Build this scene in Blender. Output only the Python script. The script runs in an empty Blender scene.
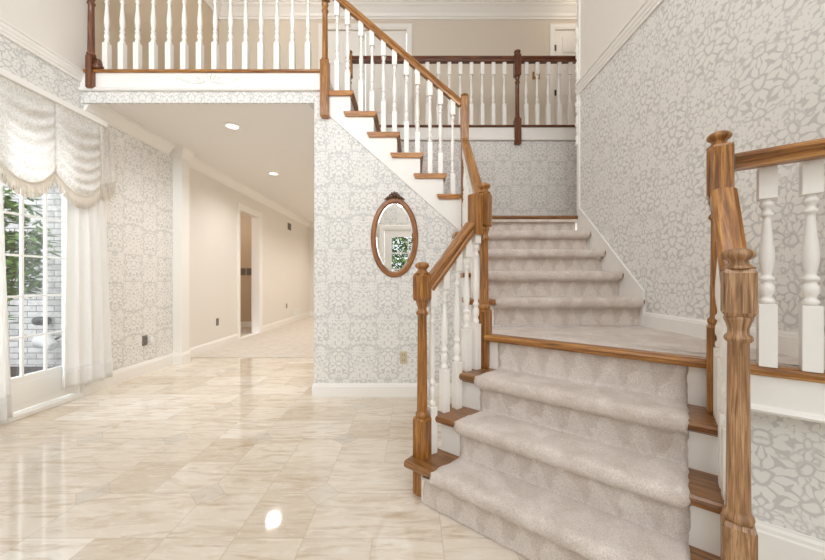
import bpy, bmesh, math, random
from mathutils import Vector, Matrix
random.seed(7)
PI = math.pi
SC = bpy.context.scene
COL = SC.collection

# ------------------------------------------------------------------ materials
class NT:
    """small helper to wire shader nodes"""
    def __init__(s, name):
        s.m = bpy.data.materials.new(name); s.m.use_nodes = True
        s.t = s.m.node_tree; s.t.nodes.clear()
        s.out = s.t.nodes.new('ShaderNodeOutputMaterial')
    def n(s, typ, **kw):
        nd = s.t.nodes.new(typ)
        for k, v in kw.items():
            if hasattr(nd, k) and k not in nd.inputs: setattr(nd, k, v)
            else: s.put(nd.inputs[k], v)
        return nd
    def put(s, sock, v):
        if isinstance(v, bpy.types.NodeSocket): s.t.links.new(v, sock)
        else:
            if hasattr(sock, 'default_value'):
                if sock.type == 'RGBA' and len(v) == 3: v = (*v, 1)
                sock.default_value = v
    def math(s, op, a, b=0.0, c=0.0, clamp=False):
        nd = s.t.nodes.new('ShaderNodeMath'); nd.operation = op; nd.use_clamp = clamp
        for i, v in enumerate((a, b, c)): s.put(nd.inputs[i], v)
        return nd.outputs[0]
    def mix(s, f, a, b, blend='MIX'):
        nd = s.t.nodes.new('ShaderNodeMix'); nd.data_type = 'RGBA'; nd.blend_type = blend
        s.put(nd.inputs[0], f); s.put(nd.inputs[6], a); s.put(nd.inputs[7], b)
        return nd.outputs[2]
    def ramp(s, f, stops, interp='LINEAR'):
        nd = s.t.nodes.new('ShaderNodeValToRGB'); cr = nd.color_ramp; cr.interpolation = interp
        while len(cr.elements) < len(stops): cr.elements.new(0.5)
        for e, (p, c) in zip(cr.elements, stops):
            e.position = p; e.color = (*c, 1) if len(c) == 3 else c
        s.put(nd.inputs[0], f); return nd.outputs[0]
    def noise(s, vec, scale, detail=3, rough=0.5, dist=0.0):
        nd = s.n('ShaderNodeTexNoise', Scale=scale, Detail=detail, Roughness=rough, Distortion=dist)
        s.put(nd.inputs['Vector'], vec); return nd.outputs['Fac']
    def uv(s):
        return s.n('ShaderNodeTexCoord').outputs['UV']
    def obj(s):
        return s.n('ShaderNodeTexCoord').outputs['Object']
    def sep(s, v):
        nd = s.n('ShaderNodeSeparateXYZ'); s.put(nd.inputs[0], v); return nd.outputs
    def comb(s, x, y, z=0.0):
        nd = s.n('ShaderNodeCombineXYZ')
        for i, v in enumerate((x, y, z)): s.put(nd.inputs[i], v)
        return nd.outputs[0]
    def bump(s, h, strength=0.2, dist=0.01):
        nd = s.n('ShaderNodeBump', Strength=strength, Distance=dist); s.put(nd.inputs['Height'], h)
        return nd.outputs[0]
    def bsdf(s, color, rough=0.5, spec=0.5, metal=0.0, normal=None, **kw):
        nd = s.n('ShaderNodeBsdfPrincipled')
        s.put(nd.inputs['Base Color'], color); s.put(nd.inputs['Roughness'], rough)
        s.put(nd.inputs['Specular IOR Level'], spec); s.put(nd.inputs['Metallic'], metal)
        if normal is not None: s.put(nd.inputs['Normal'], normal)
        for k, v in kw.items(): s.put(nd.inputs[k.replace('_', ' ')], v)
        s.t.links.new(nd.outputs[0], s.out.inputs[0]); s.b = nd
        return s.m

def srgb(r, g, b):
    f = lambda c: (c/12.92 if c <= .04045 else ((c+.055)/1.055)**2.4)
    return tuple(f(v/255) for v in (r, g, b))

def plain(name, c, rough=.5, spec=.5, metal=0., **kw):
    return NT(name).bsdf(c, rough, spec, metal, **kw)

def paint(name, c, rough=.45):
    k = NT(name)
    nz = k.noise(k.obj(), 60, 4)
    return k.bsdf(c, rough, .4, normal=k.bump(nz, .04, .003))

def wood(name, dark, mid, light, rough=.32, grain=1.0, coat=.25):
    """long grain runs along UV u (metres)"""
    k = NT(name)
    u, v, _ = k.sep(k.uv())
    rnd = k.n('ShaderNodeObjectInfo').outputs['Random']
    off = k.math('MULTIPLY', rnd, 37.0)
    vec = k.comb(k.math('MULTIPLY', k.math('ADD', u, off), 2.2*grain), k.math('MULTIPLY', v, 34*grain), off)
    a = k.noise(vec, 1.6, 5, .6, .9)
    vec2 = k.comb(k.math('MULTIPLY', k.math('ADD', u, off), 9.0), k.math('MULTIPLY', v, 260), off)
    fine = k.noise(vec2, 1.0, 3, .6)
    vec3 = k.comb(k.math('ADD', u, off), k.math('MULTIPLY', v, 4), off)
    broad = k.noise(vec3, 2.2, 2)
    col = k.ramp(a, [(.33, dark), (.5, mid), (.67, light)])
    col = k.mix(k.math('MULTIPLY', k.math('LESS_THAN', fine, .44), .6), col, dark)
    col = k.mix(k.math('MULTIPLY', broad, .35), col, mid)
    return k.bsdf(col, rough, .5, normal=k.bump(fine, .12, .002), Coat_Weight=coat, Coat_Roughness=.15)

def damask(name, bg, fg, W=.46, H=.62, seed=0.0, lob=1.0, ogee=.07):
    """half-drop damask of lobed flowers and leaves on UV metres"""
    k = NT(name); Mth = k.math
    u, v, _ = k.sep(k.uv())
    # (x, y, radius, lobes, turn, squash) inside a cell one repeat wide; x is mirrored
    motif = [(0, .00, .088, 8, .0, 1.0), (0, .145, .080, 7, .45, 1.15), (0, .245, .040, 3, .5, 1.3), (0, -.135, .074, 9, .35, .9), (0, -.235, .046, 5, .6, 1.1),
             (.112, .070, .072, 7, .9, 1.1), (.128, -.062, .078, 9, .25, 1.05), (.205, .012, .048, 5, .8, 1.2), (.072, -.205, .050, 6, .1, .95), (.082, .215, .046, 5, .5, 1.0), (.188, -.135, .036, 4, .3, 1.0), (.180, .140, .040, 5, .7, 1.0),
             (.118, .160, .046, 4, .2, 1.1), (0, .312, .050, 4, .1, 1.0), (.085, -.140, .040, 4, .6, 1.1), (.218, -.058, .040, 4, .0, 1.1)]
    def layer(du, dv):
        a = Mth('PINGPONG', Mth('ADD', u, du), W/2)
        b = Mth('SUBTRACT', Mth('MULTIPLY', Mth('FRACT', Mth('ADD', Mth('DIVIDE', Mth('ADD', v, dv), H), .5)), H), H/2)
        wv = k.n('ShaderNodeTexNoise', Scale=17.0, Detail=1.0); k.put(wv.inputs['Vector'], k.comb(a, b, seed))
        wr = k.sep(wv.outputs['Color'])
        a = Mth('ADD', a, Mth('MULTIPLY', Mth('SUBTRACT', wr[0], .5), .050)); b = Mth('ADD', b, Mth('MULTIPLY', Mth('SUBTRACT', wr[1], .5), .050))
        best = None
        for x, y, R0, n, turn, sq in motif:
            n = round(n*lob); x *= W/.5; y *= H/.66; R0 *= .93*W/.5
            dx = Mth('SUBTRACT', a, x); dy = Mth('DIVIDE', Mth('SUBTRACT', b, y), sq)
            rr = Mth('SQRT', Mth('ADD', Mth('MULTIPLY', dx, dx), Mth('MULTIPLY', dy, dy)))
            th = Mth('ARCTAN2', dy, dx)
            if x == 0: th = Mth('ARCTAN2', dy, Mth('ABSOLUTE', dx))
            c = Mth('ABSOLUTE', Mth('COSINE', Mth('MULTIPLY_ADD', th, n/2, turn)))
            c2 = Mth('ABSOLUTE', Mth('COSINE', Mth('MULTIPLY_ADD', th, n*1.5, turn*3)))
            f = Mth('SUBTRACT', Mth('MULTIPLY_ADD', c, R0*.50, Mth('MULTIPLY_ADD', c2, R0*.10, R0*.46)), rr)
            gap = Mth('MAXIMUM', Mth('MULTIPLY', Mth('SUBTRACT', c, .26), R0*.36), Mth('SUBTRACT', R0*.30, rr))
            f = Mth('MINIMUM', f, gap)
            f = Mth('MINIMUM', f, Mth('SUBTRACT', Mth('ABSOLUTE', Mth('SUBTRACT', rr, R0*.34)), R0*.075))
            best = f if best is None else Mth('MAXIMUM', best, f)
        return best
    f = Mth('MAXIMUM', layer(0, 0), layer(W/2, H/2))
    # open ogee bands between the medallions
    g = Mth('MULTIPLY', Mth('COSINE', Mth('MULTIPLY', u, 2*PI/W)), Mth('COSINE', Mth('MULTIPLY', v, 2*PI/H)))
    wob = Mth('SUBTRACT', k.noise(k.comb(Mth('PINGPONG', u, W/2), Mth('PINGPONG', v, H), seed), 13, 3), .42)
    f = Mth('MINIMUM', f, Mth('MULTIPLY', Mth('SUBTRACT', Mth('ABSOLUTE', Mth('SUBTRACT', g, Mth('MULTIPLY', wob, 1.9))), ogee), .05))
    leaf = Mth('ADD', Mth('DIVIDE', f, .006), .5, clamp=True)
    tone = k.noise(k.uv(), 300, 2)
    col = k.mix(leaf, bg, fg)
    col = k.mix(Mth('MULTIPLY', tone, .06), col, (.5, .48, .45))
    return k.bsdf(col, Mth('SUBTRACT', .55, Mth('MULTIPLY', leaf, .08)), .35, normal=k.bump(leaf, .04, .002))

def carpet(name, zig=True, c1=(247, 238, 231), c2=(217, 204, 194)):
    """UV: u metres across, v in 0..1 up a riser, above 1 on a tread"""
    k = NT(name)
    u, v, _ = k.sep(k.uv())
    fine = k.noise(k.obj(), 190, 3, .75)
    mid = k.noise(k.obj(), 45, 4, .65)
    big = k.noise(k.obj(), 8, 3, .6, .6)
    L, D = srgb(*c1), srgb(*c2)
    f = k.math('MULTIPLY', k.math('SUBTRACT', big, .36), 2.4, clamp=True)
    if zig:
        uu = k.math('ADD', u, k.math('MULTIPLY', big, .12))
        tri = k.math('DIVIDE', k.math('PINGPONG', uu, .060), .060)      # vacuum strokes, about 12 cm apart
        z = k.math('SUBTRACT', k.math('MULTIPLY', tri, 1.2), v)
        z = k.math('MULTIPLY', k.math('ADD', z, k.math('MULTIPLY', k.math('SUBTRACT', mid, .5), .9)), 3.5)
        z = k.math('ADD', z, .45, clamp=True)
        onr = k.math('LESS_THAN', v, 1.1)
        fr = k.math('ADD', k.math('MULTIPLY', f, .55), k.math('MULTIPLY', z, .45), clamp=True)
        f = k.math('ADD', k.math('MULTIPLY', onr, fr), k.math('MULTIPLY', k.math('SUBTRACT', 1.0, onr), f))
    col = k.mix(f, D, L)
    col = k.mix(k.math('MULTIPLY', k.math('SUBTRACT', .58, fine), 1.6, clamp=True), col, srgb(160, 142, 128))
    col = k.mix(k.math('MULTIPLY', k.math('SUBTRACT', fine, .55), 1.6, clamp=True), col, srgb(250, 243, 236))
    h = k.math('ADD', k.math('MULTIPLY', fine, .8), k.math('MULTIPLY', mid, .6))
    return k.bsdf(col, .95, .1, normal=k.bump(h, .7, .010), Sheen_Weight=.2, Sheen_Roughness=.5)

def travertine(name):
    k = NT(name)
    P = k.n('ShaderNodeTexCoord').outputs['Object']
    x, y, _ = k.sep(P)
    T = .2925
    gx = k.math('DIVIDE', k.math('ADD', x, .46), T); gy = k.math('DIVIDE', k.math('SUBTRACT', y, 1.69), T)
    ix, iy = k.math('FLOOR', gx), k.math('FLOOR', gy)
    fx, fy = k.math('FRACT', gx), k.math('FRACT', gy)
    # some neighbouring squares are one long tile: merge in x by a random choice per pair of squares
    px = k.math('FLOOR', k.math('DIVIDE', ix, 2.0))
    wn = k.n('ShaderNodeTexWhiteNoise', noise_dimensions='2D'); k.put(wn.inputs['Vector'], k.comb(px, iy))
    merged = k.math('GREATER_THAN', wn.outputs['Value'], .55)
    idx = k.mix(merged, k.comb(ix, iy), k.comb(k.math('ADD', k.math('MULTIPLY', px, 2.0), .37), iy))
    wc = k.n('ShaderNodeTexWhiteNoise', noise_dimensions='2D'); k.put(wc.inputs['Vector'], idx)
    r1 = wc.outputs['Value']; rc = k.sep(wc.outputs['Color'])
    # grout lines
    odd = k.math('MODULO', k.math('ADD', ix, 1000.0), 2.0)
    dx0 = k.math('ADD', fx, k.math('MULTIPLY', k.math('MULTIPLY', merged, odd), 1.0))
    dx1 = k.math('ADD', k.math('SUBTRACT', 1.0, fx), k.math('MULTIPLY', k.math('MULTIPLY', merged, k.math('SUBTRACT', 1.0, odd)), 1.0))
    d = k.math('MINIMUM', k.math('MINIMUM', dx0, dx1), k.math('MINIMUM', fy, k.math('SUBTRACT', 1.0, fy)))
    # small grey dots on every second corner, set as diamonds
    hx = k.math('DIVIDE', gx, 2.0); hy = k.math('DIVIDE', gy, 2.0)
    rx = k.math('ROUND', hx); ry = k.math('ROUND', hy)
    ax = k.math('MULTIPLY', k.math('ABSOLUTE', k.math('SUBTRACT', hx, rx)), 2*T)
    ay = k.math('MULTIPLY', k.math('ABSOLUTE', k.math('SUBTRACT', hy, ry)), 2*T)
    dd = k.math('ADD', ax, ay)
    dot = k.math('LESS_THAN', dd, .088)
    wd = k.n('ShaderNodeTexWhiteNoise', noise_dimensions='2D'); k.put(wd.inputs['Vector'], k.comb(rx, ry))
    dedge = k.math('LESS_THAN', k.math('ABSOLUTE', k.math('SUBTRACT', dd, .088)), .003)
    grout = k.math('MAXIMUM', k.math('MULTIPLY', k.math('LESS_THAN', d, .0075), k.math('SUBTRACT', 1.0, dot)), dedge)
    # streaky travertine, each tile with its own offset
    offx = k.math('ADD', x, k.math('MULTIPLY', r1, 31.0)); offy = k.math('ADD', y, k.math('MULTIPLY', rc[1], 17.0))
    vec = k.comb(k.math('MULTIPLY', offx, 1.4), k.math('MULTIPLY', offy, 9.0), r1)
    s1 = k.noise(vec, 1.9, 6, .62, 1.3)
    s2 = k.noise(k.comb(offx, k.math('MULTIPLY', offy, 3.0)), 9, 5, .7, .8)
    base = k.ramp(r1, [(0, srgb(221, 209, 193)), (.3, srgb(229, 219, 204)), (.55, srgb(211, 196, 176)), (.75, srgb(238, 231, 220)), (1, srgb(223, 212, 197))])
    col = k.mix(k.math('MULTIPLY', k.math('SUBTRACT', s1, .47), 3.2, clamp=True), base, srgb(186, 161, 130))
    col = k.mix(k.math('MULTIPLY', k.math('SUBTRACT', s2, .50), 2.2, clamp=True), col, srgb(242, 238, 232))
    dcol = k.ramp(wd.outputs['Value'], [(0, srgb(186, 178, 168)), (.5, srgb(205, 197, 186)), (1, srgb(224, 216, 204))])
    col = k.mix(k.math('MULTIPLY', dot, .75), col, k.mix(.35, dcol, col))
    col = k.mix(k.math('MULTIPLY', grout, .5), col, srgb(190, 174, 154))
    h = k.math('SUBTRACT', k.math('MULTIPLY', s2, .05), k.math('MULTIPLY', grout, .6))
    return k.bsdf(col, k.math('ADD', .035, k.math('MULTIPLY', s2, .06)), .55, normal=k.bump(h, .06, .003), Coat_Weight=.3, Coat_Roughness=.04)

def brick_white(name):
    k = NT(name)
    b = k.n('ShaderNodeTexBrick', offset=.5)
    k.put(b.inputs['Vector'], k.uv()); k.put(b.inputs['Scale'], 1.0)
    k.put(b.inputs['Color1'], srgb(240, 238, 235)); k.put(b.inputs['Color2'], srgb(208, 206, 204)); k.put(b.inputs['Mortar'], srgb(150, 147, 144))
    k.put(b.inputs['Mortar Size'], .006); k.put(b.inputs['Brick Width'], .23); k.put(b.inputs['Row Height'], .076)
    nz = k.noise(k.uv(), 14, 5, .7)
    col = k.mix(k.math('MULTIPLY', k.math('SUBTRACT', nz, .45), 2.0, clamp=True), b.outputs['Color'], srgb(150, 147, 144))
    return k.bsdf(col, .9, .2, normal=k.bump(k.math('SUBTRACT', nz, b.outputs['Fac']), .5, .01))

def fabric_sheer(name, c, thr, trl=.55, lace=False, clear=.12):
    k = NT(name)
    d = k.n('ShaderNodeBsdfDiffuse'); t = k.n('ShaderNodeBsdfTranslucent'); tr = k.n('ShaderNodeBsdfTransparent')
    uv = k.uv()
    w = k.noise(uv, 500, 2)
    if lace:
        a = k.noise(uv, 16, 2.5, .5, 1.6)
        flow = k.math('ADD', k.math('MULTIPLY', k.math('SINE', k.math('MULTIPLY', a, 42.0)), 2.0), .5, clamp=True)
        c2 = k.mix(flow, tuple(x*.92 for x in c), c)
        op = k.math('MULTIPLY', k.math('SUBTRACT', 1.0, flow), clear)
    else:
        c2 = k.mix(k.math('MULTIPLY', w, .06), c, tuple(x*.8 for x in c)); op = clear
    k.put(d.inputs[0], c2); k.put(t.inputs[0], c2)
    m1 = k.n('ShaderNodeMixShader'); k.put(m1.inputs[0], trl); k.put(m1.inputs[1], d.outputs[0]); k.put(m1.inputs[2], t.outputs[0])
    m2 = k.n('ShaderNodeMixShader'); k.put(m2.inputs[0], op); k.put(m2.inputs[1], m1.outputs[0]); k.put(m2.inputs[2], tr.outputs[0])
    k.t.links.new(m2.outputs[0], k.out.inputs[0]); return k.m

def glass_thin(name):
    k = NT(name)
    g = k.n('ShaderNodeBsdfGlossy', Roughness=.02); t = k.n('ShaderNodeBsdfTransparent')
    fr = k.n('ShaderNodeFresnel', IOR=1.45)
    m = k.n('ShaderNodeMixShader'); k.put(m.inputs[0], k.math('MULTIPLY', fr.outputs[0], .6))
    k.put(m.inputs[1], t.outputs[0]); k.put(m.inputs[2], g.outputs[0])
    k.t.links.new(m.outputs[0], k.out.inputs[0]); return k.m

def emit(name, c, s):
    k = NT(name); e = k.n('ShaderNodeEmission', Strength=s); k.put(e.inputs[0], c)
    k.t.links.new(e.outputs[0], k.out.inputs[0]); return k.m

def leafmat(name, c1, c2):
    k = NT(name)
    r = k.noise(k.obj(), 9, 3)
    col = k.mix(k.math('MULTIPLY', k.math('SUBTRACT', r, .35), 3, clamp=True), c1, c2)
    return k.bsdf(col, .45, .5)

M = dict(
    white=paint('white_trim_paint', srgb(243, 240, 235), .32),
    wall=paint('off_white_wall_paint', srgb(236, 231, 224)),
    hall=paint('warm_hall_paint', srgb(233, 228, 221)),
    ceil=paint('ceiling_paint', srgb(236, 233, 229), .7),
    beige=paint('dimmed_gallery_beige', srgb(212, 195, 172)),  # off-white wall toned beige to stand in for dimmer upstairs light
    beige2=paint('pale_gallery_paint', srgb(222, 211, 196)),
    tan=paint('tan_room_paint', srgb(204, 184, 160)),
    paper=damask('damask_wallpaper', srgb(203, 202, 199), srgb(236, 233, 229), .46, .61, 0.0, 1.25, .085),
    paper2=damask('damask_wallpaper_silver', srgb(207, 205, 202), srgb(238, 236, 232), .50, .66, 2.3, 1.2, .05),
    oak=wood('golden_oak', srgb(92, 52, 16), srgb(160, 104, 42), srgb(202, 148, 78)),
    oak2=wood('worn_oak', srgb(96, 66, 40), srgb(164, 122, 82), srgb(200, 164, 126), .42, 1.4, .1),
    tread=wood('dark_oak_tread', srgb(84, 50, 22), srgb(140, 94, 50), srgb(172, 124, 74)),
    tread2=wood('light_oak_tread', srgb(112, 64, 18), srgb(178, 116, 46), srgb(208, 150, 76)),
    brown_oak=wood('dark_brown_oak', srgb(60, 30, 17), srgb(108, 62, 38), srgb(146, 92, 60)),  # darker, redder brown than the golden oak
    carpet=carpet('beige_stair_carpet'),
    carpet_flat=carpet('beige_landing_carpet', False),
    carpet_hall=carpet('cream_hall_carpet', False, (234, 227, 217), (218, 208, 195)),
    tile=travertine('travertine_tile'),
    brick=brick_white('painted_brick'),
    sheer=fabric_sheer('white_sheer_curtain', srgb(252, 251, 249), .5, .25, False, .04),
    lace=fabric_sheer('white_lace', srgb(252, 250, 247), .5, .40, True, .10),
    cloth=plain('white_cloth', srgb(246, 244, 240), .8, .2),
    fringe=fabric_sheer('cream_fringe', srgb(252, 246, 236), .5, .3, False, .0),
    glass=glass_thin('window_glass'),
    mirror=plain('mirror_silver', (.93, .94, .94), .0, .5, 1.),
    bronze=plain('aged_bronze', srgb(92, 62, 40), .4, .5, .4),
    frame=wood('mirror_walnut', srgb(96, 50, 20), srgb(150, 94, 46), srgb(186, 128, 72)),
    brass=plain('brass', srgb(178, 142, 80), .35, .5, 1.),
    almond=plain('almond_plastic', srgb(205, 190, 160), .4),
    grey=plain('grey_metal', srgb(120, 114, 106), .5),
    dark=plain('dark_slot', srgb(40, 36, 32), .6),
    black=plain('black_metal', srgb(40, 40, 42), .4),
    plastic=plain('white_plastic', srgb(240, 240, 238), .35),
    mulch=NT('mulch').bsdf(srgb(52, 42, 36), .95),
    leaf=leafmat('leaf_green', srgb(70, 100, 48), srgb(140, 168, 96)),
    bark=plain('bark', srgb(96, 78, 60), .9),
    bulb=emit('lamp_lens', (1.0, .94, .86), 7.0),
    tileborder=plain('grey_tile_border', srgb(120, 110, 100), .4),
)

# ------------------------------------------------------------------ mesh helpers
class MB:
    def __init__(s): s.v = []; s.f = []; s.uv = []; s.sm = []
    def face(s, idx, uvs=None, smooth=False):
        s.f.append(tuple(idx)); s.uv.append(uvs); s.sm.append(smooth)
    def add(s, pts, faces, uvs=None, smooth=False):
        o = len(s.v); s.v += [tuple(p) for p in pts]
        for i, fc in enumerate(faces): s.face([o+j for j in fc], uvs[i] if uvs else None, smooth)
    def quad(s, a, b, c, d, smooth=False): s.add([a, b, c, d], [(0, 1, 2, 3)], None, smooth)
    def box(s, p0, p1, bevel=0.0, M4=None):
        """axis box; bevelled edges when bevel > 0; M4 places it"""
        bm = bmesh.new()
        c = [(a+b)/2 for a, b in zip(p0, p1)]; d = [abs(b-a) for a, b in zip(p0, p1)]
        bmesh.ops.create_cube(bm, size=1, matrix=Matrix.Translation(c) @ Matrix.Diagonal((*d, 1)))
        if bevel: bmesh.ops.bevel(bm, geom=list(bm.edges), offset=bevel, segments=2, profile=.6, affect='EDGES')
        if M4: bm.transform(M4)
        s.bm(bm)
    def bm(s, bm, smooth=False):
        bm.verts.index_update(); o = len(s.v)
        s.v += [tuple(v.co) for v in bm.verts]
        for f in bm.faces: s.face([o+v.index for v in f.verts], None, smooth)
        bm.free()
    def lathe(s, prof, seg=20, at=(0, 0, 0), cap=True, M4=None):
        """prof: (radius, z) from bottom to top"""
        pts = []
        for r, z in prof:
            for i in range(seg):
                a = 2*PI*i/seg; pts.append(Vector((at[0]+r*math.cos(a), at[1]+r*math.sin(a), at[2]+z)))
        if M4: pts = [M4 @ p for p in pts]
        fs = []
        for j in range(len(prof)-1):
            for i in range(seg):
                k = (i+1) % seg
                fs.append((j*seg+i, j*seg+k, (j+1)*seg+k, (j+1)*seg+i))
        o = len(s.v); s.v += [tuple(p) for p in pts]
        L = [0.0]
        for (r0, z0), (r1, z1) in zip(prof, prof[1:]): L.append(L[-1]+math.hypot(r1-r0, z1-z0))
        for n, fc in enumerate(fs):
            j, i = divmod(n, seg); rr = max(max(q[0] for q in prof), .01)*2*PI/seg
            s.face([o+q for q in fc], [(L[j], i*rr), (L[j], (i+1)*rr), (L[j+1], (i+1)*rr), (L[j+1], i*rr)], True)
        if cap:
            s.face([o+i for i in reversed(range(seg))]); s.face([o+(len(prof)-1)*seg+i for i in range(seg)])
    def prism(s, poly, axis_from, axis_to):
        """poly: list of 3D points; extruded by axis_to - axis_from"""
        d = Vector(axis_to)-Vector(axis_from); n = len(poly)
        a = [Vector(p) for p in poly]; b = [p+d for p in a]
        # orient
        nrm = Vector((0, 0, 0))
        for i in range(n): nrm += a[i].cross(a[(i+1) % n])
        fl = nrm.dot(d) > 0
        pts = a+b
        fs = [tuple(range(n))[::-1] if fl else tuple(range(n)), tuple(range(n, 2*n)) if fl else tuple(range(n, 2*n))[::-1]]
        for i in range(n):
            k = (i+1) % n
            fs.append((i, k, n+k, n+i) if fl else (k, i, n+i, n+k))
        s.add(pts, fs)
    def sweep(s, path, prof, smooth=False, up=(0, 0, 1), closed=False, plumb=False):
        """prof: closed list of (side, up) offsets; mitred along path. plumb: profile stays vertical"""
        P = [Vector(p) for p in path]; n = len(P); m = len(prof); U = Vector(up)
        def frame(t):
            sd = t.cross(U)
            if sd.length < 1e-6: sd = Vector((1, 0, 0))
            sd.normalize(); return sd, (U if plumb else sd.cross(t).normalized())
        rings = []; L = 0; Ls = []
        for i in range(n):
            if closed: t0 = (P[i]-P[i-1]).normalized(); t1 = (P[(i+1) % n]-P[i]).normalized()
            else:
                t0 = (P[i]-P[i-1]).normalized() if i else (P[1]-P[0]).normalized()
                t1 = (P[i+1]-P[i]).normalized() if i < n-1 else t0
            t = (t0+t1).normalized(); sd, uu = frame(t)
            s0, u0 = frame(t0)
            ks = 1/max(.3, sd.dot(s0)); ku = 1/max(.3, uu.dot(u0))
            rings.append([P[i]+sd*a*ks+uu*b*ku for a, b in prof])
            if i: L += (P[i]-P[i-1]).length
            Ls.append(L)
        o = len(s.v)
        for r in rings: s.v += [tuple(p) for p in r]
        W = [0.0]
        for j in range(m): W.append(W[-1]+math.dist(prof[j], prof[(j+1) % m]))
        for i in range(n if closed else n-1):
            i2 = (i+1) % n; La, Lb = Ls[i], (Ls[i2] if i2 else L+(P[0]-P[-1]).length)
            for j in range(m):
                k = (j+1) % m
                s.face([o+i*m+j, o+i*m+k, o+i2*m+k, o+i2*m+j], [(La, W[j]), (La, W[j+1]), (Lb, W[j+1]), (Lb, W[j])], smooth)
        if not closed:
            s.face([o+j for j in reversed(range(m))]); s.face([o+(n-1)*m+j for j in range(m)])
    def tube(s, path, r, seg=8, closed=False, flat=1.0):
        rad = r if callable(r) else (lambda q: r)
        n = len(path); P = [Vector(p) for p in path]; o = len(s.v)
        ref = Vector((0, 0, 1))
        prev = None
        for i in range(n):
            t = (P[min(i+1, n-1)]-P[max(i-1, 0)]).normalized()
            if prev is None:
                a = t.cross(ref)
                if a.length < .05: a = t.cross(Vector((1, 0, 0)))
            else: a = prev-t*prev.dot(t)
            a.normalize(); prev = a; b = t.cross(a); rr = rad(i/(n-1))
            for q in range(seg):
                an = 2*PI*q/seg; s.v.append(tuple(P[i]+a*rr*math.cos(an)+b*rr*math.sin(an)*flat))
        for i in range(n-1):
            for q in range(seg):
                k = (q+1) % seg
                s.face([o+i*seg+q, o+i*seg+k, o+(i+1)*seg+k, o+(i+1)*seg+q], None, True)
        s.face([o+q for q in reversed(range(seg))]); s.face([o+(n-1)*seg+q for q in range(seg)])
    def build(s, name, mat, parent=None, **props):
        me = bpy.data.meshes.new(name)
        me.from_pydata(s.v, [], s.f)
        uvl = me.uv_layers.new(name='UVMap')
        V = [Vector(p) for p in s.v]
        # main direction of the mesh = grain direction for faces without their own UVs
        lo = [min(p[i] for p in s.v) for i in range(3)]; hi = [max(p[i] for p in s.v) for i in range(3)]
        ext = [hi[i]-lo[i] for i in range(3)]
        g = props.pop('grain', None)
        if g is None:
            g = Vector((0, 0, 0)); g[ext.index(max(ext))] = 1
        else: g = Vector(g).normalized()
        wall = props.pop('walluv', False)
        for p, uvs, sm in zip(me.polygons, s.uv, s.sm):
            p.use_smooth = sm
            nn = p.normal
            if uvs is None:
                if wall:
                    if abs(nn.z) > .8: a, b = Vector((1, 0, 0)), Vector((0, 1, 0))
                    else: a = Vector((0, 0, 1)).cross(nn).normalized(); b = Vector((0, 0, 1))
                else:
                    a = g-nn*g.dot(nn)
                    if a.length < .1:
                        a = nn.orthogonal()
                    a.normalize(); b = nn.cross(a)
                for li, vi in zip(p.loop_indices, p.vertices): uvl.data[li].uv = (V[vi].dot(a), V[vi].dot(b))
            else:
                for li, q in zip(p.loop_indices, uvs): uvl.data[li].uv = q
        if mat: 
            for mm in (mat if isinstance(mat, (list, tuple)) else [mat]): me.materials.append(mm)
        o = bpy.data.objects.new(name, me); COL.objects.link(o)
        if parent is not None:
            o.parent = parent
            if parent.type == 'EMPTY': o.location = -parent.location
        for q, val in props.items(): o[q] = val
        return o

def thing(name, label, cat, loc=(0, 0, 0), group=None):
    o = bpy.data.objects.new(name, None); COL.objects.link(o); o.location = loc; o.empty_display_size = .1
    o['label'] = label; o['category'] = cat
    if group: o['group'] = group
    return o
def struct(mb, name, mat, **kw): return mb.build(name, mat, None, kind='structure', **kw)
def tag(o, label, cat, group=None):
    o['label'] = label; o['category'] = cat
    if group: o['group'] = group
    return o

def wall_faces(axis, pos, thick, a0, a1, z0, z1, holes=()):
    """vertical wall: axis 'x' (plane X=pos, spans Y) or 'y' (plane Y=pos, spans X); thick signed; holes (a0,a1,z0,z1)"""
    mb = MB()
    A = sorted({a0, a1, *[h[0] for h in holes], *[h[1] for h in holes]}); Z = sorted({z0, z1, *[h[2] for h in holes], *[h[3] for h in holes]})
    A = [a for a in A if a0-1e-6 <= a <= a1+1e-6]; Z = [z for z in Z if z0-1e-6 <= z <= z1+1e-6]
    pt = (lambda a, z, d: (pos+d, a, z)) if axis == 'x' else (lambda a, z, d: (a, pos+d, z))
    solid = lambda i, j: 0 <= i < len(A)-1 and 0 <= j < len(Z)-1 and not any(h[0]-1e-6 <= (A[i]+A[i+1])/2 <= h[1]+1e-6 and h[2]-1e-6 <= (Z[j]+Z[j+1])/2 <= h[3]+1e-6 for h in holes)
    for i in range(len(A)-1):
        for j in range(len(Z)-1):
            if not solid(i, j): continue
            b0, b1, y0, y1 = A[i], A[i+1], Z[j], Z[j+1]
            mb.quad(pt(b0, y0, 0), pt(b1, y0, 0), pt(b1, y1, 0), pt(b0, y1, 0))
            mb.quad(pt(b1, y0, thick), pt(b0, y0, thick), pt(b0, y1, thick), pt(b1, y1, thick))
            if not solid(i-1, j): mb.quad(pt(b0, y0, 0), pt(b0, y1, 0), pt(b0, y1, thick), pt(b0, y0, thick))
            if not solid(i+1, j): mb.quad(pt(b1, y0, 0), pt(b1, y0, thick), pt(b1, y1, thick), pt(b1, y1, 0))
            if not solid(i, j-1): mb.quad(pt(b0, y0, 0), pt(b0, y0, thick), pt(b1, y0, thick), pt(b1, y0, 0))
            if not solid(i, j+1): mb.quad(pt(b0, y1, 0), pt(b1, y1, 0), pt(b1, y1, thick), pt(b0, y1, thick))
    return mb

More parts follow.
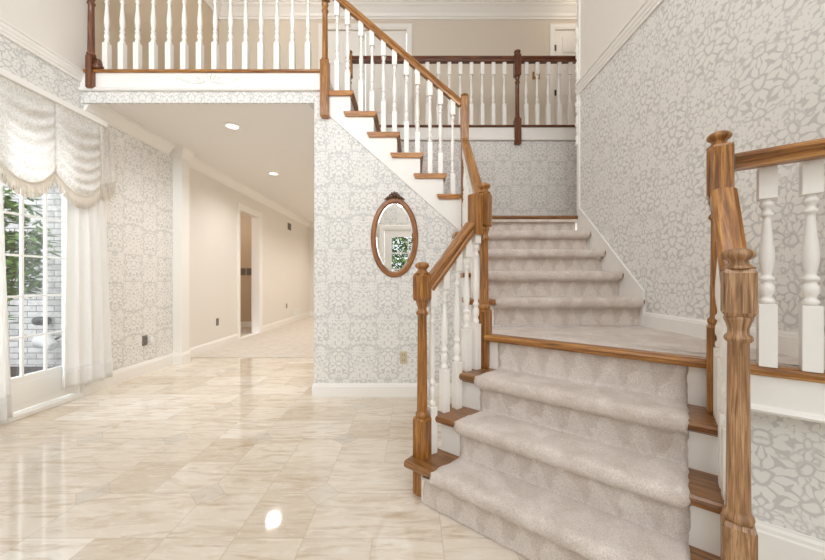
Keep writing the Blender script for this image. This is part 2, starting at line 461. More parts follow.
# profiles for trim: (out from wall, up)
def base_prof(h=.15, d=.016):
    return [(0, 0), (d, 0), (d, h*.78), (d*.75, h*.82), (d*.7, h*.9), (d*.35, h*.96), (d*.3, h), (0, h)]
def crown_prof(h=.11, d=.10):
    return [(0, -h), (d*.12, -h), (d*.14, -h*.86), (d*.24, -h*.80), (d*.34, -h*.62), (d*.62, -h*.34), (d*.82, -h*.22), (d*.84, -h*.12), (d, -h*.10), (d, 0), (0, 0)]
def band_prof(h=.09, d=.04):
    return [(0, -h), (d*.35, -h), (d*.4, -h*.8), (d*.55, -h*.72), (d*.5, -h*.55), (d*.7, -h*.4), (d*.75, -h*.2), (d, -h*.12), (d, 0), (0, 0)]

# ------------------------------------------------------------------ key dimensions
CAMZ = 1.09
XL, XH, XR = -3.10, -3.12, 1.57          # foyer left wall, hall left wall, right wall
YB = 3.10                                # wall with the mirror
YF = -0.80                               # front wall behind the camera
YG = 4.20                                # wall under the gallery
YU = 5.30                                # back wall of the upper hall
XHR = -0.92                              # right wall of the hallway
ZC, ZS, Z2, ZT = 2.80, 2.75, 3.04, 5.45            # hall ceiling, upper floor, upper ceiling
YE = 10.0
RL, RU, RF = .19375, .184, .192
ZL = 4*RL                                # landing .775
ZK = ZL+5*RU                             # top landing 1.695
TH = math.radians(38.75)
N = Vector((math.sin(TH), math.cos(TH), 0)); T = Vector((math.cos(TH), -math.sin(TH), 0))
def nt(n, t, z=0.0):
    p = N*n+T*t; return Vector((p.x, p.y, z))
ROT = Matrix.Rotation(-TH, 4, 'Z')       # local x -> T, local y -> N
CR = [1.29, 1.445, 1.60, 1.755]          # faces of the carpeted risers, lower flight
WN = 1.84                                # wall under the landing, right of the flight

# ------------------------------------------------------------------ room shell
mb = MB()
mb.quad((XL-.02, YF, 0), (XR, YF, 0), (XR, 4.62, 0), (XL-.02, 4.62, 0))
mb.quad((XL-.02, YF, -.1), (XL-.02, 4.62, -.1), (XR, 4.62, -.1), (XR, YF, -.1))
struct(mb, 'floor', M['tile'])
mb = MB(); mb.box((XL-.04, 4.62, -.1), (XHR+.05, YE, .010))
struct(mb, 'floor_hallway', M['carpet_hall'])

DOOR = (2.04, 3.09, 0.02, 2.36)
o = wall_faces('x', XL, -.14, YF, 4.40, 0, 3.0, [DOOR]); struct(o, 'wall_left', M['paper'], walluv=True)
o = wall_faces('x', XL, -.14, YB+.06, YU, 3.0, ZT); struct(o, 'wall_balcony_left', M['beige'], walluv=True)  # continues wall_left_upper; the beige paints in weaker, warmer light
o = wall_faces('x', XL, -.14, YF, YB+.06, 3.0, ZT); struct(o, 'wall_left_upper', M['wall'], walluv=True)
HD = (5.98, 6.76, 0, 2.38)
o = wall_faces('x', XH, -.14, 4.40, YE, 0, ZC, [HD]); struct(o, 'wall_hallway_left', M['hall'], walluv=True)
o = wall_faces('y', YE, .1, XH-.1, XHR+.1, 0, ZC); struct(o, 'wall_hallway_end', M['hall'], walluv=True)
o = wall_faces('x', XHR, .1, YB+.12, YE, 0, ZC); struct(o, 'wall_hallway_right', M['hall'], walluv=True)
# mirror wall: under the open flight; the stringer covers its sloping top
mb = MB()
poly = [(XHR, YB, 0), (.44, YB, 0), (.44, YB, 1.57), (-.80, YB, 2.70), (-.80, YB, 2.87), (XHR, YB, 2.87)]
mb.prism(poly, (0, 0, 0), (0, .12, 0)); struct(mb, 'wall_mirror', M['paper'], walluv=True)
mb = MB(); mb.box((XL, YB, ZS), (XHR, YB+.025, 2.88)); struct(mb, 'wall_balcony_soffit', M['paper'], walluv=True)
# side of the upper flight, seen from the foyer
mb = MB()
poly = [(.43, 1.99, 0), (.43, YB, 0), (.43, YB, 1.42), (.43, 2.24, .70), (.43, 1.99, .62)]
mb.prism(poly, (0, 0, 0), (.08, 0, 0)); struct(mb, 'wall_flight_side', M['paper'], walluv=True)
# right wall
o = wall_faces('x', XR, .12, YF, 3.13, 0, 2.86); struct(o, 'wall_right', M['paper2'], walluv=True)
o = wall_faces('x', XR, .12, YF, 3.13, 2.86, ZT); struct(o, 'wall_right_upper', M['wall'], walluv=True)
# wall under the landing to the right of the flight
mb = MB()
a, b = nt(WN, .10), nt(WN, (XR-WN*N.x)/T.x+.03)
mb.prism([(a.x, a.y, 0), (b.x, b.y, 0), (b.x, b.y, ZL-.04), (a.x, a.y, ZL-.04)], (0, 0, 0), N*.1)
struct(mb, 'wall_landing', M['paper2'], walluv=True)
# stairwell back wall under the gallery and the walls of the upper hall
o = wall_faces('y', YG, .1, -.80, 3.2, 1.4, Z2-.19); struct(o, 'wall_stairwell_back', M['paper'], walluv=True)
UD = (-1.42, -.09, Z2, Z2+2.06); UD2 = (2.28, 3.05, Z2, Z2+2.06)
o = wall_faces('y', YU, .1, XL, 3.3, Z2-.1, ZT, [UD, UD2]); struct(o, 'wall_upper_back', M['beige2'], walluv=True)
o = wall_faces('x', 3.3, .1, 3.1, YU, 1.4, ZT); struct(o, 'wall_upper_right', M['beige'], walluv=True)
o = wall_faces('y', 3.13, .1, XR+.12, 3.3, 1.4, ZT); struct(o, 'wall_upper_front', M['wall'], walluv=True)
# upper floors and ceilings
mb = MB(); mb.box((XL, YB+.03, ZC+.02), (-.83, YU, Z2-.02)); mb.box((-.83, YG+.02, ZC+.02), (3.3, YU, Z2-.02))
struct(mb, 'floor_upper', M['ceil'])
mb = MB(); mb.box((XL, YB+.05, Z2-.02), (-.83, YU, Z2)); mb.box((-.83, YG+.05, Z2-.02), (3.3, YU, Z2))
struct(mb, 'floor_upper_carpet', M['carpet_hall'])
mb = MB(); mb.box((XL-.1, YB+.02, ZC), (XHR+.05, YE, ZC+.02)); struct(mb, 'ceiling_hallway', M['ceil'])
mb = MB(); mb.box((XL-.14, YF-.1, ZT), (3.4, YU+.1, ZT+.1)); struct(mb, 'ceiling', M['ceil'])
# front wall with door (behind the camera; seen in the mirror)
FD = (-.60, .42, 0.0, 2.14); FW = (-2.75, -.80, 2.75, 4.95)  # second opening: unseen window above the door, added for frontal fill
SL = (-2.75, -1.15, .35, 2.14); SR = (.68, 1.44, .35, 2.14)  # more unseen windows, added to light the lower foyer and stairs
o = wall_faces('y', YF, -.14, XL-.14, XR+.12, 0, ZT, [FD, FW, SL, SR]); struct(o, 'wall_front', M['paper'], walluv=True)

# ---- baseboards
def run(name, pts, prof, mat, out=1):
    """trim run along pts; profile offset to the left (out=-1) or right (+1) of travel"""
    m_ = MB(); m_.sweep(pts, [(out*a, b) for a, b in (prof if out > 0 else prof[::-1])], up=(0, 0, 1))
    return struct(m_, name, mat)
W_ = M['white']
run('baseboard_left', [(XL, 4.29, 0), (XL, 3.175, 0)], base_prof(.15, .018), W_, -1)
run('baseboard_left_front', [(XL, 1.94, 0), (XL, YF, 0)], base_prof(.15, .018), W_, -1)
run('baseboard_hallway', [(XH, 5.89, .008), (XH, 4.42, .008)], base_prof(.13), W_, -1)
run('baseboard_hallway_far', [(XH, YE, .008), (XH, 6.85, .008)], base_prof(.13), W_, -1)
run('baseboard_hallway_end', [(XHR, YE, .008), (XH, YE, .008)], base_prof(.13), W_, -1)
run('baseboard_hallway_right', [(XHR, 3.13, .008), (XHR, YE, .008)], base_prof(.13), W_, -1)
run('baseboard_mirror_wall', [(.43, YB, 0), (XHR, YB, 0), (XHR, YB+.25, 0)], base_prof(.125, .018), W_, -1)
run('baseboard_flight_side', [(.43, 2.02, 0), (.43, YB-.02, 0)], base_prof(.125, .018), W_, -1)
p0, p1 = nt(WN, .17), nt(WN, (XR-WN*N.x)/T.x-.02)
run('baseboard_landing_wall', [p1, p0], base_prof(.16, .02), W_, -1)
pl = [(XR, 1.02, ZL), (XR, 2.225, ZL)]
run('baseboard_landing', pl, base_prof(.10, .016), W_, -1)
# ---- crown and picture-rail bands
run('trim_left_band', [(XL, YB, 3.035), (XL, YF, 3.035)], band_prof(.10, .05), W_, -1)
run('trim_right_band', [(XR, YF, 2.93), (XR, 3.12, 2.93)], band_prof(.095, .04), W_, -1)
run('trim_foyer_crown', [(XL, 4.20, ZC), (XL, YB+.02, ZC)], crown_prof(.125, .10), W_, -1)
run('trim_hallway_crown', [(XH, YE, ZC), (XH, 4.42, ZC)], crown_prof(.13, .10), W_, -1)
run('trim_hallway_crown_end', [(XHR, YE, ZC), (XH, YE, ZC)], crown_prof(.13, .10), W_, -1)
run('trim_hallway_crown_right', [(XHR, YB+.121, ZC), (XHR, YE, ZC)], crown_prof(.12, .09), W_, -1)
run('trim_upper_crown', [(3.3, YU, ZT), (XL, YU, ZT)], crown_prof(.20, .16), W_, -1)
run('trim_upper_crown_left', [(XL, YU, ZT), (XL, YF, ZT)], crown_prof(.20, .16), W_, -1)
# balcony fascia: white board with a moulded lower edge; carved scroll in the middle
fas = MB()
pf = [(0, 2.855), (.028, 2.855), (.034, 2.868), (.024, 2.885), (.014, 2.89), (.014, 3.02), (0, 3.02)]
fas.prism([(XL, YB-a, z) for a, z in pf], (0, 0, 0), (XHR+.10-XL, 0, 0))
fas_o = struct(fas, 'trim_balcony_fascia', W_)
fas = MB(); fas.prism([(-.72, YG-a, z) for a, z in pf], (0, 0, 0), (3.9, 0, 0)); struct(fas, 'trim_gallery_fascia', W_)
nose = [(0, 0), (.05, 0), (.058, .006), (.06, .013), (.058, .02), (.05, .026), (0, .026)]
m_ = MB(); m_.prism([(XL, YB+.02-a, 3.02+z) for a, z in nose], (0, 0, 0), (2.24, 0, 0)); struct(m_, 'trim_balcony_nosing', M['oak'])
m_ = MB(); m_.prism([(-.72, YG+.02-a, 3.02+z) for a, z in nose], (0, 0, 0), (3.9, 0, 0)); struct(m_, 'trim_gallery_nosing', M['brown_oak'])
# carved applique on the fascia
def spiral(cx, cz, r0, turns, d, a0, y, n=22):
    return [(cx+d*(r0*(1-.8*i/n))*math.cos(a0+turns*2*PI*i/n), y, cz+(r0*(1-.8*i/n))*math.sin(a0+turns*2*PI*i/n)) for i in range(n+1)]
ap = MB()
yy = YB-.016
for d in (1, -1):
    cx = -1.90
    ap.tube([(cx+d*(.03+.27*i/20), yy, 2.945-.022*math.sin(i/20*PI*1.5)) for i in range(21)], lambda q: .009*(1-.75*q)+.002, 6)
    ap.tube(spiral(cx+d*.10, 2.955, .024, 1.3, d, -PI/2, yy), lambda q: .006*(1-.5*q), 6)
    ap.tube(spiral(cx+d*.20, 2.938, .018, 1.2, d, PI/2, yy), lambda q: .005*(1-.5*q), 6)
    for q in range(3):
        ap.tube([(cx+d*(.01+.03*q), yy, 2.955), (cx+d*(.02+.035*q), yy-.004, 2.975+.012*(2-q)), (cx+d*(.035+.04*q), yy, 2.985+.01*(2-q))], lambda q: .009*math.sin(PI*min(.95, q+.1)), 6)
ap.build('applique', W_, fas_o)

# column between foyer and hallway
cx0, cx1, cy0, cy1 = -3.14, -2.985, 4.28, 4.43
c_ = MB(); c_.box((cx0, cy0, 0), (cx1, cy1, ZC-.09)); col = struct(c_, 'trim_column', W_)
c_ = MB(); c_.sweep([(cx1, cy1, 0), (cx1, cy0, 0), (cx0, cy0, 0)], [(-a, b) for a, b in base_prof(.15, .02)][::-1]); c_.build('plinth', W_, col)
c_ = MB(); c_.box((cx0, cy0-.004, ZC-.20), (cx1+.004, cy1, ZC-.18))
c_.sweep([(cx1, cy1+.0, ZC), (cx1, cy0, ZC), (cx0, cy0, ZC)], [(-a, b) for a, b in crown_prof(.15, .08)][::-1]); c_.build('capital', W_, col)
# white moulded strip at the end of the right wall
e_ = MB()
prof = []
zz = 2.36
pts = []
for i in range(60):
    z = 2.36+1.13*i/59
    w = .018+.006*math.sin(i*1.9)+.004*math.sin(i*.7)
    pts.append((w, z))
e_.lathe(pts, 10, (XR-.004, 3.135, 0)); struct(e_, 'trim_wall_end', W_)
e_ = MB(); e_.box((XR-.012, 3.10, 1.76), (XR+.12, 3.142, ZT), .004); struct(e_, 'trim_wall_corner', W_)

# ------------------------------------------------------------------ casing helper, openings
def casing_x(name, X, out, y0, y1, z0, z1, w=.09, d=.022):
    """casing around an opening in a wall of constant X; out = +1 towards +X"""
    m_ = MB(); pr = [(0, 0), (w, 0), (w, d*.7), (w*.9, d), (w*.25, d*.75), (w*.12, d*.45), (0, d*.4)]
    path = [(X, y0, z0), (X, y0, z1), (X, y1, z1), (X, y1, z0)]
    m_.sweep(path, [(-a, out*b) for a, b in pr], up=(1, 0, 0)); return m_
def casing_y(Y, out, x0, x1, z0, z1, w=.09, d=.022):
    m_ = MB(); pr = [(0, 0), (w, 0), (w, d*.7), (w*.9, d), (w*.25, d*.75), (w*.12, d*.45), (0, d*.4)]
    path = [(x0, Y, z0), (x0, Y, z1), (x1, Y, z1), (x1, Y, z0)]
    m_.sweep(path, [(a, out*b) for a, b in pr], up=(0, 1, 0)); return m_
# hallway doorway to a darker room
m_ = casing_x('', XH, 1, HD[0], HD[1], 0, HD[3]); struct(m_, 'trim_hallway_door_casing', W_)
m_ = MB()
m_.box((XH-.16, HD[0]-.002, 0), (XH+.002, HD[0]+.018, HD[3])); m_.box((XH-.16, HD[1]-.018, 0), (XH+.002, HD[1]+.002, HD[3])); m_.box((XH-.16, HD[0], HD[3]-.018), (XH+.002, HD[1], HD[3]+.002))
struct(m_, 'trim_hallway_door_jamb', W_)
m_ = MB()
m_.box((XH-2.3, 5.0, -.05), (XH-.14, 8.2, .006)); struct(m_, 'floor_side_room', M['carpet_hall'])
m_ = wall_faces('y', 7.6, .1, XH-2.3, XH-.14, 0, 2.75); struct(m_, 'wall_side_room_back', M['tan'], walluv=True)
m_ = wall_faces('y', 5.1, -.1, XH-2.3, XH-.14, 0, 2.75); struct(m_, 'wall_side_room_front', M['tan'], walluv=True)
m_ = wall_faces('x', XH-2.2, -.1, 5.0, 7.7, 0, 2.75); struct(m_, 'wall_side_room_left', M['tan'], walluv=True)
m_ = MB(); m_.box((XH-2.3, 5.0, 2.75), (XH-.1, 7.7, 2.85)); struct(m_, 'ceiling_side_room', M['ceil'])
m_ = MB()
for i in range(15): m_.box((XH-2.19+i*.137, 7.585, 1.20), (XH-2.19+i*.137+.115, 7.60, 1.36), .003)
struct(m_, 'trim_side_room_border', M['tileborder'])
run('baseboard_side_room', [(XH-.15, 7.6, .006), (XH-2.2, 7.6, .006)], base_prof(.13), W_, -1)

# ------------------------------------------------------------------ french door in the left wall (door_1)
y0, y1, z0, z1 = DOOR
m_ = casing_x('', XL, 1, y0, y1, 0, z1, .085); dr = struct(m_, 'door_1', W_)
m_ = MB()
m_.box((XL-.14, y0, 0.0), (XL+.0, y0+.03, z1)); m_.box((XL-.14, y1-.03, 0), (XL, y1, z1)); m_.box((XL-.14, y0, z1-.03), (XL, y1, z1))
m_.build('door_jamb', W_, dr)
gy = [2.158, 2.326, 2.494, 2.662, 2.833, 3.005]; gz = [.318, .63, .958, 1.286, 1.614, 1.942, 2.255]
m_ = MB(); xd0, xd1 = XL-.075, XL-.03
m_.box((xd0, y0+.03, .05), (xd1, gy[0]+.008, z1-.03)); m_.box((xd0, gy[-1]-.008, .05), (xd1, y1-.03, z1-.03))
m_.box((xd0, gy[0]+.008, .05), (xd1, gy[-1]-.008, gz[0]), .0); m_.box((xd0, gy[0]+.008, gz[-1]-.01), (xd1, gy[-1]-.008, z1-.03))
m_.box((xd1-.002, gy[0]+.02, .10), (xd1+.006, gy[-1]-.02, .27), .004)
leaf = m_.build('door_leaf', W_, dr)
m_ = MB()
for y in gy[1:-1]: m_.box((xd0+.022, y-.009, gz[0]-.005), (xd1-.002, y+.009, gz[-1]+.005), .004)
for z in gz[1:-1]: m_.box((xd0+.022, gy[0]-.005, z-.009), (xd1-.003, gy[-1]+.005, z+.009), .004)
m_.build('muntin', W_, dr)
m_ = MB(); m_.box((XL-.056, gy[0]-.005, gz[0]-.005), (XL-.050, gy[-1]+.005, gz[-1]+.005)); m_.build('glass_pane', M['glass'], dr)
m_ = MB(); m_.box((XL-.16, y0, 0), (XL+.03, y1, .035), .006); m_.build('door_sill', W_, dr)

# ------------------------------------------------------------------ curtains on the french door
def sheet(fn, nu, nv, name, mat, parent=None, thick=0.002, **kw):
    m_ = MB()
    pts = [[Vector(fn(i/nu, j/nv)) for i in range(nu+1)] for j in range(nv+1)]
    o = 0
    for row in pts: m_.v += [tuple(p) for p in row]
    for j in range(nv):
        for i in range(nu):
            m_.face([j*(nu+1)+i, j*(nu+1)+i+1, (j+1)*(nu+1)+i+1, (j+1)*(nu+1)+i],
                    [(i/nu*kw.get('W', 1), j/nv*kw.get('H', 1)), ((i+1)/nu*kw.get('W', 1), j/nv*kw.get('H', 1)), ((i+1)/nu*kw.get('W', 1), (j+1)/nv*kw.get('H', 1)), (i/nu*kw.get('W', 1), (j+1)/nv*kw.get('H', 1))], True)
    ob = m_.build(name, mat, parent)
    if thick:
        md = ob.modifiers.new('thickness', 'SOLIDIFY'); md.thickness = thick; md.offset = 0
    return ob
def curtain_fn(ya, yb, za, zb, yat, ybt, X, amp, folds, ph):
    def fn(u, v):                        # v 0 top .. 1 bottom
        y = (yat+(ybt-yat)*u)*(1-v)+(ya+(yb-ya)*u)*v
        w = amp*(.45+.55*v)
        x = X+w*math.sin(folds*2*PI*u+ph+.5*v)+w*.35*math.sin(folds*4.3*PI*u+1.3+v)
        y += .012*math.sin(folds*2*PI*u+1.1+ph)
        z = za+(zb-za)*v+(.012*math.sin(5*u+ph) if v > .99 else 0)
        return x, y, z
    return fn
def curtain(label, *a, seed=0):
    t = thing('sheer_curtain', label, 'curtain', (a[6], (a[0]+a[1])/2, a[3]), 'sheer curtains of the french door')
    fn = curtain_fn(*a)
    sheet(fn, 90, 30, 'panel', M['sheer'], t, W=.8, H=2.2)
    sheet(lambda u, v: (lambda p: (p[0]+.003, p[1], p[2]))(fn(u, .925+.075*v)), 90, 4, 'hem', M['sheer'], t, W=.8, H=.1)
    return t
curtain('white sheer curtain panel hanging at the right side of the french door', 2.815, 3.285, 2.50, .135, 2.86, 3.20, -3.005, .028, 4.0, .4)
curtain('white sheer curtain panel cut off by the left edge of the photo', 1.98, 2.48, 2.50, .05, 1.98, 2.40, -2.985, .03, 4.5, 2.1)

val = thing('window_valance', 'white lace swag valance with cream fringe above the french door', 'valance', (-3.0, 2.6, 2.6))
m_ = MB(); m_.box((XL, 1.93, 2.562), (-2.945, 3.20, 2.612), .008); m_.build('header', M['cloth'], val)
m_ = MB(); m_.sweep([(XL, 1.93, 2.59), (-2.955, 1.93, 2.59), (-2.955, 3.30, 2.59), (XL, 3.30, 2.59)], [(-.008, -.022), (.008, -.022), (.013, 0), (.008, .022), (-.008, .022)])
swags = [(1.93, 2.36), (2.33, 2.752), (2.738, 3.165)]
def swag_low(u): return 2.05-.205*math.sin(PI*min(max(u, 0), 1))**.6
for k, (ya, yb) in enumerate(swags):
    def fn(u, v, ya=ya, yb=yb, k=k):
        zt, zb = 2.59, swag_low(u)
        sag = math.sin(PI*u)
        z = zt+(zb-zt)*(v**(1+.25*(1-sag)))
        fold = .020*math.sin((v**1.25)*13*PI+.8*math.sin(PI*u)+.6*k)*(.15+.85*sag)*min(1, v*3)
        gath = .006*math.sin(u*26+2*k)*(1-sag)
        x = -2.978+.035*sag*v+fold+gath+.006*k
        y = ya+(yb-ya)*u
        return x, y, z
    sw = sheet(fn, 60, 60, 'swag', M['lace'], val, W=.6, H=.6)
    fr = MB()
    for i in range(120):
        u = (i+.5)/120
        p = Vector(fn(u, 1.0)); L = .115+.012*random.random()
        dx, dy = random.uniform(-.006, .006), random.uniform(-.006, .006)
        fr.tube([p, p+Vector((dx*.3, dy*.3, -L*.5)), p+Vector((dx, dy, -L))], lambda q: .0034*(1-.3*q), 4)
    cord = [Vector(fn(i/40, 1.0))+Vector((.002, 0, -.002)) for i in range(41)]
    fr.tube(cord, .007, 6)
    fr.build('fringe', M['fringe'], sw)
# right end tail: pleated cascade with its fringe and a long narrow end
def tailfn(u, v):
    return (-2.965-.085*u+.014*math.sin(u*14+v), 3.13+.235*u+.010*math.sin(u*19)+.02*v, 2.59-(.50+.10*(1-u))*v)
tl = sheet(tailfn, 40, 24, 'cascade', M['lace'], val, W=.3, H=.6)
fr = MB()
for i in range(44):
    p = Vector(tailfn((i+.5)/44, 1)); L = .14+.03*random.random()
    fr.tube([p, p+Vector((0, random.uniform(-.004, .004), -L*.5)), p+Vector((random.uniform(-.006, .006), random.uniform(-.008, .008), -L))], lambda q: .0026*(1-.4*q), 4)
for i in range(60):
    v = i/59; p = Vector(tailfn(0.0, v)); L = .05
    fr.tube([p, p+Vector((.004, -.012, -.02)), p+Vector((.004, -.02, -.055))], .0016, 4)
fr.build('fringe', M['fringe'], tl)
def tail2(u, v):
    return (-3.03-.03*u+.006*math.sin(u*9+v*3), 3.255+.055*u*(1-.35*v)+.012*v+.008*math.sin(v*7), 2.0-(.93-.05*u)*v)
sheet(tail2, 14, 40, 'narrow_end', M['fringe'], val, W=.1, H=.9)

# ------------------------------------------------------------------ outside the french door
m_ = MB(); m_.box((-9, 4.25, -.4), (XL-.14, 4.45, 3.6)); struct(m_, 'wall_outside_brick', M['brick'], walluv=True)
m_ = MB(); m_.box((-14, -3, -.3), (XL-.14, 4.4, -.02)); struct(m_, 'ground_outside', M['mulch'])
def leaves(mb, n, c, r, size, seed, drop=.2):
    rg = random.Random(seed)
    for _ in range(n):
        while True:
            d = Vector((rg.uniform(-1, 1), rg.uniform(-1, 1), rg.uniform(-1, 1)))
            if .2 < d.length < 1: break
        p = Vector((c[0]+d.x*r[0], c[1]+d.y*r[1], c[2]+d.z*r[2]))
        a = rg.uniform(0, 2*PI); t = Vector((math.cos(a), math.sin(a), rg.uniform(-.9, .3))).normalized()
        s_ = t.cross(Vector((0, 0, 1))).normalized(); u_ = s_.cross(t)
        L = size*rg.uniform(.7, 1.3); w = L*.2
        q = [p, p+t*L*.35+s_*w-u_*.1*w, p+t*L*.75+s_*w*.7, p+t*L, p+t*L*.75-s_*w*.7, p+t*L*.35-s_*w-u_*.1*w, p+t*L*.5+u_*w*.35]
        mb.add(q, [(0, 1, 6), (1, 2, 6), (2, 3, 6), (3, 4, 6), (4, 5, 6), (5, 0, 6)])
sh = thing('leafy_shrub', 'green leafy shrub seen through the french door glass', 'shrub', (-4.5, 3.62, -.02))
m_ = MB()
for c, r, n in (((-4.36, 3.62, 1.72), (.24, .25, .25), 130), ((-4.28, 3.6, 1.42), (.24, .25, .24), 190), ((-4.50, 3.65, 1.30), (.18, .25, .35), 130), ((-4.30, 3.6, 1.12), (.18, .2, .22), 150), ((-4.55, 3.6, .8), (.10, .15, .35), 60), ((-4.38, 3.6, 2.05), (.28, .2, .2), 60)):
    leaves(m_, n, c, r, .14, n)
m_.build('foliage', M['leaf'], sh)
m_ = MB()
for i in range(6):
    a = i*1.05
    m_.tube([(-4.6+.03*math.cos(a), 3.62+.04*math.sin(a), -.03), (-4.55+.05*math.cos(a), 3.6+.06*math.sin(a), .7), (-4.38+.18*math.cos(a), 3.6+.14*math.sin(a), 1.5+.08*i)], lambda q: .008*(1-.6*q), 6)
m_.build('stem', M['bark'], sh)
fl = thing('outdoor_floodlight', 'white bell shaped outdoor floodlight low on the brick wall', 'outdoor light', (-4.3, 4.2, .35))
RX = Matrix.Translation((-4.47, 4.05, .32)) @ Matrix.Rotation(math.radians(105), 4, 'Y') @ Matrix.Rotation(math.radians(18), 4, 'X')
m_ = MB(); m_.lathe([(.035, -.13), (.05, -.12), (.062, -.06), (.075, 0), (.095, .09), (.098, .10), (.09, .10), (.07, .02), (.03, .0)], 20, M4=RX.copy() @ Matrix.Rotation(PI, 4, 'X')); m_.build('lamp_shade', M['plastic'], fl)
m_ = MB(); m_.tube([(-4.44, 4.05, .33), (-4.40, 4.14, .38), (-4.39, 4.26, .38)], .014, 8); m_.lathe([(.05, 0), (.05, .02)], 16, M4=Matrix.Translation((-4.39, 4.23, .38)) @ Matrix.Rotation(-PI/2, 4, 'X')); m_.build('bracket', M['black'], fl)
m_ = MB()
m_.lathe([(.0, 0), (.05, .0), (.055, .02), (.055, .13), (.05, .15), (.0, .15)], 18, M4=Matrix.Translation((-4.78, 4.20, .57)) @ Matrix.Rotation(PI/2, 4, 'Y')); lamp = m_.build('outdoor_lamp', M['black']); tag(lamp, 'dark cylindrical outdoor lamp on the brick wall above the floodlight', 'outdoor light')
m_.v = []; 

# ------------------------------------------------------------------ turned work
def ball_cap(s=1.0):
    return [(0.0, 0.0), (.036, 0.0), (.038, .004), (.030, .010), (.024, .016), (.022, .024), (.030, .030), (.036, .036), (.037, .044), (.033, .052), (.024, .058), (.010, .061), (0, .0615)]
def newel(rail, center, zb, z_base, z_ring, z_blk, z_top, mat, rot=0.0, s=.072, zshift=0.0, finish='cap'):
    """square base zb..z_base, turned shaft to z_ring, square block z_blk..z_top, mushroom cap"""
    x, y = center; m_ = MB(); h = s/2
    M4 = Matrix.Translation((x, y, 0)) @ Matrix.Rotation(rot, 4, 'Z')
    ch = .012
    def block(za, zc):
        bm = bmesh.new()
        def ring(z, r): return [bm.verts.new(M4 @ Vector((r*a, r*b, z))) for a, b in ((-1, -1), (1, -1), (1, 1), (-1, 1))]
        R = [ring(za, h-ch*.6), ring(za+ch, h), ring(zc-ch, h), ring(zc, h-ch*.6)]
        for p, q in zip(R, R[1:]):
            for i in range(4): bm.faces.new((p[i], p[(i+1) % 4], q[(i+1) % 4], q[i]))
        bm.faces.new(R[0][::-1]); bm.faces.new(R[-1])
        bmesh.ops.bevel(bm, geom=[e for e in bm.edges if abs(e.verts[0].co.z-e.verts[1].co.z) > .05], offset=.005, segments=2, affect='EDGES')
        m_.bm(bm)
    block(zb, z_base)
    if z_ring is not None:
        r = .0275
        L = z_ring-z_base
        pr = [(r*1.0, z_base-.004), (r*1.22, z_base+.004), (r*1.28, z_base+.012), (r*1.22, z_base+.020), (r*1.02, z_base+.026), (r*.98, z_base+.034)]
        pr += [(r*(.98-.12*q), z_base+.034+(L-.11)*q) for q in (.25, .5, .75, 1.0)]
        e = z_base+.034+L-.11
        pr += [(r*1.1, e+.006), (r*1.16, e+.012), (r*1.08, e+.020), (r*.86, e+.026), (r*.84, e+.040), (r*1.0, e+.056), (r*1.15, e+.066), (r*1.2, e+.072), (r*1.0, e+.08)]
        m_.lathe(pr, 24, (x, y, 0))
        block(z_blk, z_top)
    g = m_.build('newel_post', mat, rail, grain=(0, 0, 1))
    if finish == 'cap':
        m_ = MB(); m_.lathe([(a*s/.072, b-.001) for a, b in ball_cap()], 24, (x, y, z_top)); m_.build('newel_cap', mat, g, grain=(0, 0, 1))
    return g

def baluster(rail, p, z0, z1, bot, top, mat=None, s=.045, rot=0.0, seg=14, zbot=None):
    """square foot block, vase-turned middle, square head block"""
    x, y = p; h = s/2; m_ = MB(); M4 = Matrix.Translation((x, y, 0)) @ Matrix.Rotation(rot, 4, 'Z')
    a, b = z0+bot, z1-top
    for za, zc in ((z0, a), (b, z1)):
        m_.box((-h, -h, za), (h, h, zc), .003, M4)
    L = b-a; r = s*.44
    prof = [(.62, 0), (.95, .012), (1.02, .03), (.9, .05), (.68, .06), (.72, .085), (.98, .11), (1.0, .14), (.98, .17), (.78, .19), (.64, .205), (.62, .215), (.95, .225), (1.0, .24), (.92, .255), (.66, .27),
            (.62, .29), (.82, .34), (.98, .41), (1.0, .46), (.92, .53), (.76, .62), (.62, .72), (.54, .80), (.52, .83), (.78, .84), (.86, .855), (.78, .87), (.56, .885), (.6, .91), (.9, .93), (.96, .95), (.86, .97), (.62, .985), (.62, 1.0)]
    m_.lathe([(q*r, a+z*L) for q, z in prof], seg, (x, y, 0), cap=False)
    return m_.build('baluster', mat or M['white'], rail)

RAIL = [(-.024, -.030), (.024, -.030), (.026, -.016), (.020, -.008), (.026, .002), (.033, .012), (.032, .022), (.022, .030), (0, .033), (-.022, .030), (-.032, .022), (-.033, .012), (-.026, .002), (-.020, -.008), (-.026, -.016)]
RAIL = RAIL[::-1]
def handrail(rail, path, mat, sc=1.0):
    m_ = MB(); m_.sweep(path, [(a*sc, b*sc) for a, b in RAIL])
    o = m_.build('handrail', mat, rail); return o

